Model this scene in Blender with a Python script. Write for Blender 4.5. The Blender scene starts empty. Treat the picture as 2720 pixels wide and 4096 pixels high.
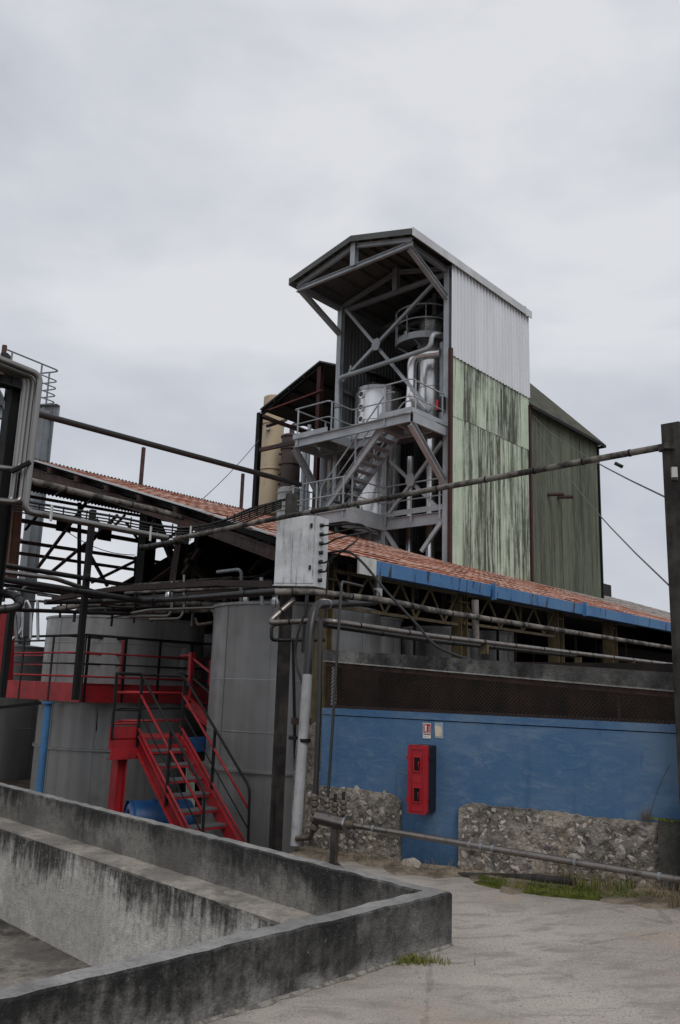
import bpy, bmesh, math, random
from mathutils import Vector as V, Matrix
random.seed(7)
sc = bpy.context.scene
PI = math.pi
# ---------------------------------------------------------------- camera
TH, RO, HD, EYE, F = .2072, .0324, .7265, 1.8, 3340.
_w = V((0, math.cos(TH), math.sin(TH))); _r0 = V((1, 0, 0)); _u0 = _r0.cross(_w)
_r = _r0*math.cos(RO) + _u0*math.sin(RO); _u = -_r0*math.sin(RO) + _u0*math.cos(RO)
CAM = V((0, 0, EYE))
cd = bpy.data.cameras.new('camera'); cam = bpy.data.objects.new('camera', cd); sc.collection.objects.link(cam)
cd.sensor_fit = 'VERTICAL'; cd.sensor_height = 36; cd.sensor_width = 24; cd.lens = 36*F/4096; cd.clip_end = 3000; cd.clip_start = .05
cam.matrix_world = Matrix(((_r.x, _u.x, -_w.x, 0), (_r.y, _u.y, -_w.y, 0), (_r.z, _u.z, -_w.z, EYE), (0, 0, 0, 1)))
sc.camera = cam
# ---------------------------------------------------------------- sky: overcast
wd = bpy.data.worlds.new('World'); sc.world = wd; wd.use_nodes = True
nt = wd.node_tree; nt.nodes.clear()
SUN_EL, SUN_AZ = math.radians(52), math.radians(160)
def wn(t): return nt.nodes.new(t)
wo = wn('ShaderNodeOutputWorld'); bg = wn('ShaderNodeBackground'); bg.inputs[1].default_value = .1
sky = wn('ShaderNodeTexSky'); sky.sky_type = 'NISHITA'; sky.sun_disc = False; sky.sun_elevation = SUN_EL; sky.sun_rotation = SUN_AZ
tc = wn('ShaderNodeTexCoord'); mp = wn('ShaderNodeMapping'); mp.inputs['Scale'].default_value = (1.1, 1.1, 2.6); mp.inputs['Location'].default_value = (3.1, .7, .35)
nz = wn('ShaderNodeTexNoise'); nz.inputs['Scale'].default_value = 1.7; nz.inputs['Detail'].default_value = 7; nz.inputs['Roughness'].default_value = .52; nz.inputs['Distortion'].default_value = .35
nz2 = wn('ShaderNodeTexNoise'); nz2.inputs['Scale'].default_value = 4.5; nz2.inputs['Detail'].default_value = 5
rp = wn('ShaderNodeValToRGB'); e = rp.color_ramp.elements
e[0].position = .38; e[0].color = (5.1, 5.4, 6.05, 1); e[1].position = .62; e[1].color = (7.5, 7.62, 7.95, 1)
m = rp.color_ramp.elements.new(.5); m.color = (6.2, 6.4, 6.95, 1)
ad = wn('ShaderNodeMix'); ad.data_type = 'FLOAT'; ad.inputs[0].default_value = .22
mx = wn('ShaderNodeMix'); mx.data_type = 'RGBA'; mx.inputs[0].default_value = .94
L_ = nt.links.new
L_(tc.outputs['Generated'], mp.inputs[0]); L_(mp.outputs[0], nz.inputs[0]); L_(mp.outputs[0], nz2.inputs[0])
L_(nz.outputs[0], ad.inputs[2]); L_(nz2.outputs[0], ad.inputs[3]); L_(ad.outputs[0], rp.inputs[0])
L_(sky.outputs[0], mx.inputs[6]); L_(rp.outputs[0], mx.inputs[7]); L_(mx.outputs[2], bg.inputs[0]); L_(bg.outputs[0], wo.inputs[0])
sd = bpy.data.lights.new('sun', 'SUN'); sd.energy = 1.3; sd.angle = math.radians(35); sd.color = (1, .985, .96)
so = bpy.data.objects.new('sun', sd); sc.collection.objects.link(so)
_sdir = V((math.sin(SUN_AZ)*math.cos(SUN_EL), math.cos(SUN_AZ)*math.cos(SUN_EL), math.sin(SUN_EL)))
so.rotation_euler = _sdir.to_track_quat('Z', 'Y').to_euler(); so.location = (-8, -6, 30)
vs = sc.view_settings; vs.view_transform = 'Standard'; vs.look = 'None'; vs.exposure = 0; vs.gamma = 1; vs.use_curve_mapping = False
sc.cycles.max_bounces = 6; sc.cycles.diffuse_bounces = 3; sc.cycles.glossy_bounces = 3

# ---------------------------------------------------------------- where a photograph point lies on a plane of the place
def ray(x, y): return _w + _r*((x-1360)/F) - _u*((y-2048)/F)
def hit(x, y, p, n):
    d = ray(x, y); return CAM + d*((p-CAM).dot(n)/d.dot(n))
def pd(x, y, Y): d = ray(x, y); return CAM + d*(Y/d.y)                 # on the plane y = Y
def pz(x, y, z): d = ray(x, y); return CAM + d*((z-EYE)/d.z)           # on a level plane
R = V((math.sin(HD), math.cos(HD), 0)); L = V((-math.cos(HD), math.sin(HD), 0)); Z = V((0, 0, 1))   # the factory's two axes
Q = pd(1805, 2257, 26)
Q0 = V((Q.x, Q.y, 0))
def G(a, b, z): return Q0 + R*a + L*b + Z*z
def pa(x, y, a): return hit(x, y, Q0 + R*a, R)
def pb(x, y, b): return hit(x, y, Q0 + L*b, L)
def abz(P): d = P - Q0; return d.dot(R), d.dot(L), P.z

# ---------------------------------------------------------------- objects
COL = sc.collection
def tag(o, label=None, cat=None, group=None, kind=None):
    if label: o['label'] = label
    if cat: o['category'] = cat
    if group: o['group'] = group
    if kind: o['kind'] = kind
    return o
ORG = {}
def thing(name, label, cat, loc=(0, 0, 0), group=None):
    o = bpy.data.objects.new(name, None); COL.objects.link(o); o.empty_display_size = .1
    o.location = V(loc); ORG[o] = V(loc); tag(o, label, cat, group); return o
def frame(d, up=Z):
    d = d.normalized()
    if abs(d.dot(up)) > .98: up = V((0, 1, 0)) if abs(d.y) < .9 else V((1, 0, 0))
    s = d.cross(up).normalized(); return d, s, s.cross(d).normalized()
class MB:
    def __init__(s): s.v = []; s.f = []; s.sm = []
    def add(s, vs, fs, smooth=False):
        b = len(s.v); s.v += [V(p) for p in vs]; s.f += [tuple(b+i for i in f) for f in fs]; s.sm += [smooth]*len(fs); return s
    def box(s, c, x, y, z):
        c, x, y, z = V(c), V(x), V(y), V(z)
        p = [c-x-y-z, c+x-y-z, c+x+y-z, c-x+y-z, c-x-y+z, c+x-y+z, c+x+y+z, c-x+y+z]
        return s.add(p, [(0, 3, 2, 1), (4, 5, 6, 7), (0, 1, 5, 4), (1, 2, 6, 5), (2, 3, 7, 6), (3, 0, 4, 7)])
    def beam(s, p, q, w, h, up=Z, off=(0, 0)):
        p, q = V(p), V(q); d, sd, u = frame(q-p, up)
        c = (p+q)/2 + sd*off[0] + u*off[1]
        return s.box(c, (q-p)/2, sd*(w/2), u*(h/2))
    def ib(s, p, q, w, h, t=.015, up=Z):
        s.beam(p, q, w, t, up, (0, h/2-t/2)); s.beam(p, q, w, t, up, (0, -h/2+t/2)); return s.beam(p, q, t, h-2*t, up)
    def ch(s, p, q, w, h, t=.012, up=Z, side=1):
        s.beam(p, q, w, t, up, (0, h/2-t/2)); s.beam(p, q, w, t, up, (0, -h/2+t/2)); return s.beam(p, q, t, h-2*t, up, (side*(w/2-t/2), 0))
    def cyl(s, p, q, r, n=12, r2=None, cap=True):
        p, q = V(p), V(q); r2 = r if r2 is None else r2; d, a, b = frame(q-p)
        ring = [a*math.cos(2*PI*i/n) + b*math.sin(2*PI*i/n) for i in range(n)]
        bs = len(s.v); s.v += [p+k*r for k in ring] + [q+k*r2 for k in ring]
        for i in range(n): s.f.append((bs+i, bs+(i+1) % n, bs+n+(i+1) % n, bs+n+i)); s.sm.append(True)
        if cap: s.f.append(tuple(bs+i for i in range(n))[::-1]); s.f.append(tuple(bs+n+i for i in range(n))); s.sm += [False, False]
        return s
    def tube(s, pts, r, n=10, bend=0, k=5):
        pts = [V(p) for p in pts]
        if bend:
            o = [pts[0]]
            for i in range(1, len(pts)-1):
                a, b, c = pts[i-1], pts[i], pts[i+1]
                d = min(bend, (b-a).length*.48, (c-b).length*.48); p0 = b+(a-b).normalized()*d; p1 = b+(c-b).normalized()*d
                for j in range(k+1):
                    t = j/k; o.append(p0*(1-t)**2 + b*2*t*(1-t) + p1*t*t)
            o.append(pts[-1]); pts = o
        bs = len(s.v); a = None
        for i, p in enumerate(pts):
            d = (pts[min(i+1, len(pts)-1)] - pts[max(i-1, 0)]).normalized()
            if a is None: a = frame(d)[1]
            a = (a - d*a.dot(d)).normalized(); b = d.cross(a)
            s.v += [p + a*(r*math.cos(2*PI*j/n)) + b*(r*math.sin(2*PI*j/n)) for j in range(n)]
        for i in range(len(pts)-1):
            for j in range(n):
                s.f.append((bs+i*n+j, bs+i*n+(j+1) % n, bs+(i+1)*n+(j+1) % n, bs+(i+1)*n+j)); s.sm.append(True)
        e = bs+(len(pts)-1)*n
        s.f.append(tuple(bs+j for j in range(n))[::-1]); s.f.append(tuple(e+j for j in range(n))); s.sm += [False, False]; return s
    def prism(s, poly, vec):
        poly = [V(p) for p in poly]; n = len(poly); vec = V(vec)
        nrm = V((0, 0, 0))
        for i in range(n): nrm += poly[i].cross(poly[(i+1) % n])
        if nrm.dot(vec) > 0: poly = poly[::-1]
        vs = poly + [p+vec for p in poly]
        return s.add(vs, [tuple(range(n)), tuple(range(2*n-1, n-1, -1))] + [(i, n+i, n+(i+1) % n, (i+1) % n)[::-1][::-1] for i in range(n)])
    def lathe(s, c, prof, n=32, axis=Z, cap=True):
        c = V(c); d, a, b = frame(V(axis)); bs = len(s.v)
        for r, z in prof: s.v += [c + d*z + a*(r*math.cos(2*PI*j/n)) + b*(r*math.sin(2*PI*j/n)) for j in range(n)]
        for i in range(len(prof)-1):
            for j in range(n):
                s.f.append((bs+i*n+j, bs+i*n+(j+1) % n, bs+(i+1)*n+(j+1) % n, bs+(i+1)*n+j)); s.sm.append(True)
        if cap:
            e = bs+(len(prof)-1)*n
            s.f.append(tuple(bs+j for j in range(n))[::-1]); s.f.append(tuple(e+j for j in range(n))); s.sm += [False, False]
        return s
    def build(s, name, mat, parent=None, label=None, cat=None, group=None, kind=None, fix=False):
        org = ORG[parent] if parent is not None else (sum(s.v, V())/len(s.v) if s.v else V())
        if parent is None: org = V((org.x, org.y, min(p.z for p in s.v)))
        me = bpy.data.meshes.new(name); me.from_pydata([p-org for p in s.v], [], s.f)
        me.polygons.foreach_set('use_smooth', s.sm); me.materials.append(mat)
        bm = bmesh.new(); bm.from_mesh(me); bmesh.ops.recalc_face_normals(bm, faces=bm.faces)
        if any(s.sm):
            for ed in bm.edges:
                if len(ed.link_faces) == 2 and ed.calc_face_angle(0) > .7: ed.smooth = False
        bm.to_mesh(me); bm.free()
        o = bpy.data.objects.new(name, me); COL.objects.link(o)
        if parent is not None: o.parent = parent
        else: o.location = org
        ORG[o] = org; tag(o, label, cat, group, kind); return o
def link_copy(o, name, parent, loc):     # another piece that shares its mesh; loc in world
    c = bpy.data.objects.new(name, o.data); COL.objects.link(c); c.parent = parent; c.location = V(loc) - ORG[parent]; return c

# ---------------------------------------------------------------- materials
class N:
    def __init__(s, name, rough=.6, metal=0., spec=.4):
        s.m = bpy.data.materials.new(name); s.m.use_nodes = True; s.t = s.m.node_tree
        s.b = s.t.nodes['Principled BSDF']; s.b.inputs['Roughness'].default_value = rough; s.b.inputs['Metallic'].default_value = metal
        s.b.inputs['Specular IOR Level'].default_value = spec
        s.pos = s.new('ShaderNodeNewGeometry').outputs['Position']
    def new(s, t): return s.t.nodes.new(t)
    def set(s, inp, v):
        if hasattr(v, 'links'): s.t.links.new(v, inp)
        elif isinstance(v, (tuple, list)): inp.default_value = (*v, 1) if len(v) == 3 and len(inp.default_value) == 4 else v
        else: inp.default_value = v
    def map(s, sx, sy, sz, rot=0, vec=None):
        n = s.new('ShaderNodeMapping'); s.set(n.inputs[0], vec or s.pos); n.inputs['Scale'].default_value = (sx, sy, sz); n.inputs['Rotation'].default_value = (0, 0, rot); return n.outputs[0]
    def noise(s, scale, vec=None, detail=5, rough=.55, dist=0.):
        n = s.new('ShaderNodeTexNoise'); s.set(n.inputs['Vector'], vec or s.pos)
        n.inputs['Scale'].default_value = scale; n.inputs['Detail'].default_value = detail; n.inputs['Roughness'].default_value = rough; n.inputs['Distortion'].default_value = dist; return n.outputs[0]
    def vor(s, scale, vec=None, feat='F1'):
        n = s.new('ShaderNodeTexVoronoi'); s.set(n.inputs['Vector'], vec or s.pos); n.inputs['Scale'].default_value = scale; n.feature = feat; return n
    def math(s, op, a, b=0., c=0.):
        n = s.new('ShaderNodeMath'); n.operation = op; s.set(n.inputs[0], a); s.set(n.inputs[1], b); s.set(n.inputs[2], c); return n.outputs[0]
    def step(s, v, lo, hi, a=0., b=1.):
        n = s.new('ShaderNodeMapRange'); n.interpolation_type = 'SMOOTHSTEP'; s.set(n.inputs[0], v); s.set(n.inputs[1], lo); s.set(n.inputs[2], hi); n.inputs[3].default_value = a; n.inputs[4].default_value = b; return n.outputs[0]
    def mix(s, f, a, b, mode='MIX'):
        n = s.new('ShaderNodeMix'); n.data_type = 'RGBA'; n.blend_type = mode; s.set(n.inputs[0], f); s.set(n.inputs[6], a); s.set(n.inputs[7], b); return n.outputs[2]
    def xyz(s, vec=None):
        n = s.new('ShaderNodeSeparateXYZ'); s.set(n.inputs[0], vec or s.pos); return n.outputs
    def rnd(s): return s.new('ShaderNodeObjectInfo').outputs['Random']
    def col(s, c): s.set(s.b.inputs['Base Color'], c); return s
    def rough(s, v): s.set(s.b.inputs['Roughness'], v); return s
    def bump(s, h, dist=.01, st=1.):
        n = s.new('ShaderNodeBump'); s.set(n.inputs['Height'], h); n.inputs['Distance'].default_value = dist; n.inputs['Strength'].default_value = st
        s.t.links.new(n.outputs[0], s.b.inputs['Normal']); return s
def paint(name, c, rough=.5, metal=0., dirt=(.02, .018, .015), amt=.5, scale=3., streak=True, spec=.4, c2=None, bmp=.002):
    n = N(name, rough, metal, spec)
    base = n.mix(n.step(n.noise(scale*.6, detail=4), .35, .65), c, c2 or tuple(k*.8 for k in c))
    d1 = n.noise(scale*2.2, detail=7, rough=.65)
    if streak: d1 = n.math('ADD', n.math('MULTIPLY', d1, .5), n.math('MULTIPLY', n.noise(scale*5, n.map(1, 1, .07), detail=4), .5))
    n.col(n.mix(n.step(d1, .62-.25*amt, .75), base, dirt))
    n.rough(n.step(d1, .4, .7, rough, min(1, rough+.2)))
    if bmp: n.bump(n.noise(scale*18, detail=4), bmp, .5)
    return n.m
MT = {}
MT['galv'] = paint('galvanised steel', (.37, .40, .42), .42, .2, (.13, .13, .13), .15, 2.5)
MT['galvd'] = paint('dull galvanised steel', (.235, .255, .275), .5, .15, (.08, .08, .08), .3, 2.5)
MT['roofsheet'] = paint('grey roof sheet', (.10, .105, .10), .55, .2, (.05, .05, .045), .3, 2)
MT['trim'] = paint('pale grey flashing', (.56, .57, .58), .45, .1, (.3, .3, .3), .1, 2)
def steel(name, c, rough, w=.12, metal=1.):
    n = N(name, rough, metal); s_ = n.noise(2.2, n.map(1, 1, .12), 3)
    n.col(n.mix(n.step(s_, .3, .7), c, tuple(k*.75 for k in c))); n.rough(n.step(n.noise(5, n.map(1, 1, .2)), .3, .7, rough, rough+w))
    n.bump(n.noise(1.6, n.map(1, 1, .4), 2), .02, .35); return n.m
MT['inox'] = steel('polished stainless steel', (.93, .93, .93), .22, .12, .82)
MT['inoxd'] = steel('brushed stainless steel', (.55, .55, .55), .3)
MT['alu'] = steel('aluminium pipe cladding', (.27, .26, .245), .28)
def tankmat(name, c):
    n = N(name, .40, .55); v = n.noise(1.2, n.map(3, 3, .12), 5); v2 = n.noise(2.6, detail=6)
    cc = n.mix(n.step(v, .35, .65), c, tuple(k*.78 for k in c)); cc = n.mix(n.step(v2, .55, .8, 0, .3), cc, (.13, .125, .115))
    st = n.noise(9, n.map(1.5, 1.5, .05), 4); cc = n.mix(n.step(st, .60, .78, 0, .4), cc, (.09, .08, .07))
    n.col(cc); n.rough(n.step(v2, .3, .7, .32, .55)); return n.m
MT['tank'] = tankmat('matt steel tank', (.29, .29, .285))
MT['tank2'] = tankmat('dull steel tank', (.24, .24, .235))
MT['black'] = paint('dirty black steel', (.010, .010, .0105), .6, 0, (.024, .022, .02), .35, 3, spec=.2)
MT['blackpipe'] = paint('dirty black pipe', (.011, .0105, .010), .38, 0, (.038, .035, .032), .4, 4, spec=.5)
MT['brown'] = paint('rust brown steel', (.042, .026, .022), .65, 0, (.018, .015, .014), .7, 2.5, c2=(.075, .038, .03))
MT['darkbrown'] = paint('dark brown steel', (.030, .022, .020), .7, 0, (.016, .014, .013), .6, 2.5, c2=(.045, .028, .024))
MT['rustcol'] = paint('rusted orange steel', (.12, .045, .022), .75, 0, (.03, .022, .018), .6, 2.5, c2=(.07, .035, .022))
MT['redrust'] = paint('flaking red paint', (.13, .022, .02), .7, 0, (.03, .04, .035), .7, 4)
MT['red'] = paint('red enamel', (.34, .014, .02), .45, 0, (.085, .010, .010), .6, 2.6, c2=(.24, .012, .016))
MT['blackrail'] = paint('black rail paint', (.009, .009, .0095), .5, 0, (.022, .022, .022), .2, 3, spec=.25)
MT['bluepole'] = paint('light blue paint', (.07, .21, .42), .5, 0, (.05, .08, .12), .4, 3)
MT['yellow'] = paint('faded yellow paint', (.15, .11, .052), .7, 0, (.035, .025, .019), .85, 3, c2=(.095, .07, .038))
MT['cream'] = paint('cream cladding', (.46, .36, .23), .5, 0, (.28, .19, .11), .35, 1.2, c2=(.50, .40, .27))
MT['brownpaint'] = paint('dark brown lagging', (.075, .052, .046), .6, 0, (.12, .09, .08), .3, 2)
MT['dark'] = paint('shaded interior dark', (.022, .021, .020), .85, 0, (.035, .03, .027), .5, 2)  # near-black colour holds the shade of interiors and roof undersides
MT['white'] = paint('dirty white paint', (.52, .52, .50), .5, 0, (.14, .13, .12), .5, 5)
MT['pvc'] = paint('grey plastic pipe', (.36, .36, .36), .45, 0, (.07, .065, .06), .45, 4)
MT['blueplastic'] = paint('blue plastic', (.018, .09, .25), .35, 0, (.03, .05, .09), .2, 2, False)
MT['concpost'] = paint('weathered concrete post', (.032, .029, .027), .8, 0, (.012, .0115, .011), .8, 4, c2=(.062, .056, .05), spec=.2)
MT['dull'] = paint('dull brown steel pipe', (.24, .215, .195), .30, .85, (.05, .04, .036), .5, 5, False)
MT['cable'] = paint('black cable', (.012, .012, .012), .5, 0, (.03, .03, .03), .2, 3, False)
MT['wire'] = paint('steel wire', (.08, .08, .085), .5, .3, (.05, .05, .05), .2, 3, False)
MT['brass'] = paint('tarnished valve', (.16, .13, .10), .5, .5, (.05, .045, .04), .5, 12, False)
# ================================================================ ground and basin
def concrete(name, c1, c2, mold, amt=.5, ztop=None, drip=.35, k=1., fine=30., low=None, sf=9., sw=.12):
    """c1 light and c2 dark concrete; mold = black growth, amt how much; runs from ztop down for about drip"""
    n = N(name, .88, 0, .25); z = n.xyz()[2]
    a = n.noise(1.1, detail=8, rough=.62); b = n.noise(9, detail=8, rough=.72); f = n.noise(fine*2.2, detail=3)
    c = n.mix(n.step(a, .40, .60), c1, c2); c = n.mix(n.step(b, .42, .66, 0, .5), c, tuple(x*.62 for x in c2)); c = n.mix(n.step(f, .5, .7, 0, .4), c, tuple(x*.4 for x in c1))
    st = n.noise(sf, n.map(1.6, 1.6, .07), 6, .62); big = n.noise(1.7, n.map(1, 1, .45), 7, .65)
    v = n.math('ADD', n.math('ADD', n.math('MULTIPLY', st, sw), n.math('MULTIPLY', big, .75-sw)), n.math('MULTIPLY', b, .25))
    v = n.math('ADD', v, n.math('MULTIPLY', n.math('SUBTRACT', n.noise(.65, detail=3), .5), .42))
    if ztop is not None:
        h = n.math('MULTIPLY', n.math('SUBTRACT', z, ztop-drip), .22*k/drip); v = n.math('ADD', v, n.math('MAXIMUM', n.math('MINIMUM', h, .3), -.12))
    c = n.mix(n.step(v, .555-.2*amt, .75-.2*amt), c, mold)
    c = n.mix(n.step(n.noise(20, detail=7, rough=.78), .52, .62, 0, .55), c, n.mix(.5, mold, c2))
    c = n.mix(n.step(n.noise(26, detail=6, rough=.75), .60, .68, 0, .45), c, tuple(x*1.1 for x in c1))
    if low: c = n.mix(n.step(n.math('ADD', z, n.math('MULTIPLY', n.noise(3, detail=7, rough=.7), .5)), low[0]+.36, low[0]+.22, 0, .9), c, n.mix(n.step(b, .4, .65), low[1], c2))
    n.col(c); n.bump(n.math('ADD', b, n.math('MULTIPLY', f, .6)), .03, .7); return n.m
MT['parapet'] = concrete('stained parapet concrete', (.27, .255, .23), (.15, .142, .13), (.03, .029, .028), .22, .36, .30, .75, sw=.22)
MT['parapet2'] = concrete('blackened parapet concrete', (.22, .215, .20), (.105, .10, .095), (.016, .0155, .015), .46, .36, .36, .42, low=(0, (.28, .27, .255)), sw=.14)
MT['ledge'] = concrete('pale ledge concrete', (.36, .325, .28), (.20, .185, .165), (.10, .093, .085), .25)
MT['top'] = concrete('worn wall top concrete', (.32, .31, .295), (.22, .215, .205), (.11, .105, .10), .1)
MT['pitwall'] = concrete('streaked pit lining', (.68, .65, .60), (.50, .475, .435), (.05, .048, .044), .20, -.05, .5, .8, sf=11., sw=.33)
MT['pitfloor'] = concrete('mouldy pit floor', (.26, .235, .20), (.12, .11, .10), (.035, .032, .028), .45)
def yardmat():
    n = N('brushed yard concrete', .85, 0, .3)
    a = n.noise(.55, detail=7, rough=.6); b = n.noise(2.5, n.map(1, 2.3, 1, .5), 7, .65, .6); f = n.noise(70, detail=3); g = n.noise(24, n.map(1, 4, 1, -.35), 4)
    c = n.mix(n.step(a, .38, .62), (.43, .385, .335), (.325, .292, .258)); c = n.mix(n.step(b, .46, .66, 0, .8), c, (.245, .22, .195))
    c = n.mix(n.step(n.noise(1.1, detail=5), .54, .7, 0, .55), c, (.44, .33, .25))
    c = n.mix(n.step(f, .5, .72, 0, .6), c, (.12, .11, .10)); c = n.mix(n.step(n.noise(32, n.map(1, 3, 1, -.6), 5, .7), .58, .68, 0, .5), c, (.17, .155, .14)); c = n.mix(n.step(n.noise(11, detail=6, rough=.7), .64, .70, 0, .7), c, (.12, .11, .10))
    c = n.mix(n.step(f, .42, .28, 0, .35), c, (.55, .52, .47))
    vo = n.vor(.42, n.new('ShaderNodeVectorMath').outputs[0] if 0 else n.map(1, 1, 0, .4), 'DISTANCE_TO_EDGE'); wob = n.math('ADD', vo.outputs['Distance'], n.math('MULTIPLY', n.math('SUBTRACT', n.noise(5, detail=6), .5), .05)); c = n.mix(n.step(wob, .006, .0015, 0, .3), c, (.09, .08, .07))
    c = n.mix(n.step(n.noise(.8, n.map(.5, 3., 1, .75), 5, .6, .4), .55, .70, 0, .2), c, (.20, .18, .16))
    n.col(c); n.bump(n.math('ADD', n.math('MULTIPLY', g, .8), f), .012, .7); return n.m
MT['yard'] = yardmat()
n = N('trodden earth', .95, 0, .2); n.col(n.mix(n.step(n.noise(4, detail=8, rough=.7), .4, .62), (.11, .085, .062), (.05, .042, .034))); n.bump(n.noise(40), .02); MT['earth'] = n.m

WA = V((1.33, 8.96, 0)); _h = math.radians(57); WD = V((math.sin(_h), -math.cos(_h), 0)); WN = V((-math.cos(_h), -math.sin(_h), 0))   # blue wall: point, run, outward
def pw(x, y, off=0.): return hit(x, y, WA + WN*off, WN)
def wl(s, z, off=0.): return WA + WD*s + Z*z + WN*off
def ws(x, y): return (pw(x, y)-WA).dot(WD)

C0 = pz(1807, 3781, 0); e1 = pz(0, 3128, .36); D1 = (V((e1.x, e1.y, 0))-C0).normalized(); e2 = pz(0, 4003, .36); D2 = (V((e2.x, e2.y, 0))-C0).normalized()
N1 = V((D1.y, -D1.x, 0)); N1 = N1 if N1.dot(-C0) > 0 else -N1          # from back parapet into the pit
N2 = V((D2.y, -D2.x, 0)); N2 = N2 if N2.dot(D1) > 0 else -N2           # from front parapet into the pit
def zy(x): return .06*(min(max(x, 1.), 4.)-1.)
# far ground with a hole for the pit
bm = bmesh.new()
pit = [C0, C0+D1*9.2, C0+D1*9.2+D2*8.2, C0+D2*8.2]
def loop(bm, pts, z):
    vv = [bm.verts.new((p[0], p[1], z)) for p in pts]; return [bm.edges.new((vv[i], vv[(i+1) % len(vv)])) for i in range(len(vv))]
es = loop(bm, [(-900, -900), (900, -900), (900, 900), (-900, 900)], -.85) + loop(bm, [p+(D1*0) for p in pit], -.85)
bmesh.ops.triangle_fill(bm, use_beauty=True, use_dissolve=False, edges=es)
bmesh.ops.recalc_face_normals(bm, faces=bm.faces)
me = bpy.data.meshes.new('ground'); bm.to_mesh(me); bm.free(); me.materials.append(MT['earth'])
o = bpy.data.objects.new('ground', me); COL.objects.link(o); tag(o, 'dark earth ground around the factory', kind='structure')
if me.polygons[0].normal.z < 0: me.flip_normals()
# the raised concrete yard
b = MB()
wend = wl(-1.95, 0, -.2)
cm = C0 + (D1+D2)*.06
b.prism([V((cm.x, cm.y, 0)), V((cm.x, cm.y, 0))+D2*8.2, V((-60, -4, 0)), V((-60, -40, 0)), V((1, -40, 0)), V((1, 10.5, 0)), V((wend.x, 10.5, 0))], (0, 0, -.9))
b.add([(1, -40, 0), (4, -40, zy(4)), (4, 10.5, zy(4)), (1, 10.5, 0), (60, -40, zy(4)), (60, 10.5, zy(4))], [(0, 1, 2, 3), (1, 4, 5, 2)])
b.build('yard', MT['yard'], kind='structure', label='pale brushed concrete yard in the foreground')
# basin
bs = thing('settling_basin', 'sunken concrete basin with blackened parapet walls in the left foreground', 'basin', C0)
T1, T2, HT = .15, .17, .36
i1 = C0 - N1*0; 
def rough_wall(p, q, nin, th, z0, z1, mat, matop, nm, seed):
    rnd = random.Random(seed); d = (q-p); ln = d.length; d.normalize(); k = int(ln/.12); b = MB(); t = MB(); vs = []; fs = []; rows = 5
    def jit(a): return (rnd.random()-.5)*a
    for i in range(k+1):
        s = d*(ln*i/k); tz = z1 + jit(.012)
        for r in range(rows+1):
            zz = z0+(tz-.012-z0)*r/rows; vs.append(p+s+Z*zz - nin*jit(.012))
        vs.append(p+s+nin*(.015)+Z*tz); vs.append(p+s+nin*(th-.015+jit(.01))+Z*(tz+jit(.006)))
        for r in range(rows+1):
            zz = tz-.012-(tz-.012-z0)*r/rows; vs.append(p+s+nin*th+Z*zz + nin*jit(.012))
    m_ = 2*rows+4
    for i in range(k):
        for r in range(m_-1): fs.append((i*m_+r, i*m_+r+1, (i+1)*m_+r+1, (i+1)*m_+r))
    fs += [tuple(range(m_)), tuple(range(k*m_, k*m_+m_))[::-1]]
    body = [f for f in fs]
    b.add(vs, body, False); o = b.build(nm, mat, bs)
    # worn top is the same mesh with a second material slot
    o.data.materials.append(matop)
    for i in range(k): o.data.polygons[i*(m_-1)+rows+1].material_index = 1
    return o
# front parapet: outer face on the C0-D2 line, back parapet: far face, both drop below the pit floor
rough_wall(C0, C0+D2*8.4, N2, T2, -1.2, HT, MT['parapet2'], MT['top'], 'front_parapet', 1)
j = C0 + N2*T2*0 ; 
rough_wall(C0+D1*.02+N1*0-D2*0+N2*.004, C0+D1*9.3, N1, T1, -1.2, HT-.004, MT['parapet'], MT['top'], 'back_parapet', 2)
LW = .30
l0 = C0+D1*.3+N1*T1; l1 = C0+D1*9.2+N1*T1
b = MB(); vs = []; fs = []; k = 60; rnd = random.Random(4)
for i in range(k+1):
    p = l0.lerp(l1, i/k)
    vs += [p+Z*(-.035+rnd.random()*.01), p+N1*(LW*.5)+Z*(-.045+rnd.random()*.012), p+N1*(LW-.02)+Z*(-.05+rnd.random()*.01), p+N1*(LW-.004)+Z*-.06, p+N1*(LW-.02)+Z*-.15, p+N1*.01+Z*-.15]
for i in range(k):
    for r in range(6): fs.append((i*6+r, i*6+(r+1) % 6, (i+1)*6+(r+1) % 6, (i+1)*6+r))
b.add(vs, fs).build('ledge', MT['ledge'], bs)
b = MB(); vs = []; fs = []
for i in range(k+1):
    p = l0.lerp(l1, i/k)+N1*(LW-.012)
    for r in range(7): vs.append(p + Z*(-.062-1.04*r/6) + N1*(rnd.random()*.012+.004*r))
for i in range(k):
    for r in range(6): fs.append((i*7+r, i*7+r+1, (i+1)*7+r+1, (i+1)*7+r))
b.add(vs, fs).build('pit_lining', MT['pitwall'], bs)
b = MB(); f0 = l0+N1*(LW-.05); b.prism([f0-D1*.4+Z*-1.04, l1+N1*(LW-.05)+Z*-1.04, l1+D2*9+Z*-1.04, C0+D2*9+Z*-1.04, C0+N2*.1+Z*-1.04], (0, 0, -.1)); b.build('pit_floor', MT['pitfloor'], bs)
q = C0+D2*8.2; b = MB(); b.box(q+D1*4.6-Z*.42, D1*4.6, D2*.08, Z*.78); b.build('side_parapet', MT['parapet'], bs)
q = C0+D1*9.2; b = MB(); b.box(q+D2*4.3-Z*.42, D2*4.0, D1*.08, Z*.77); b.build('end_parapet', MT['parapet'], bs)

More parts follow.
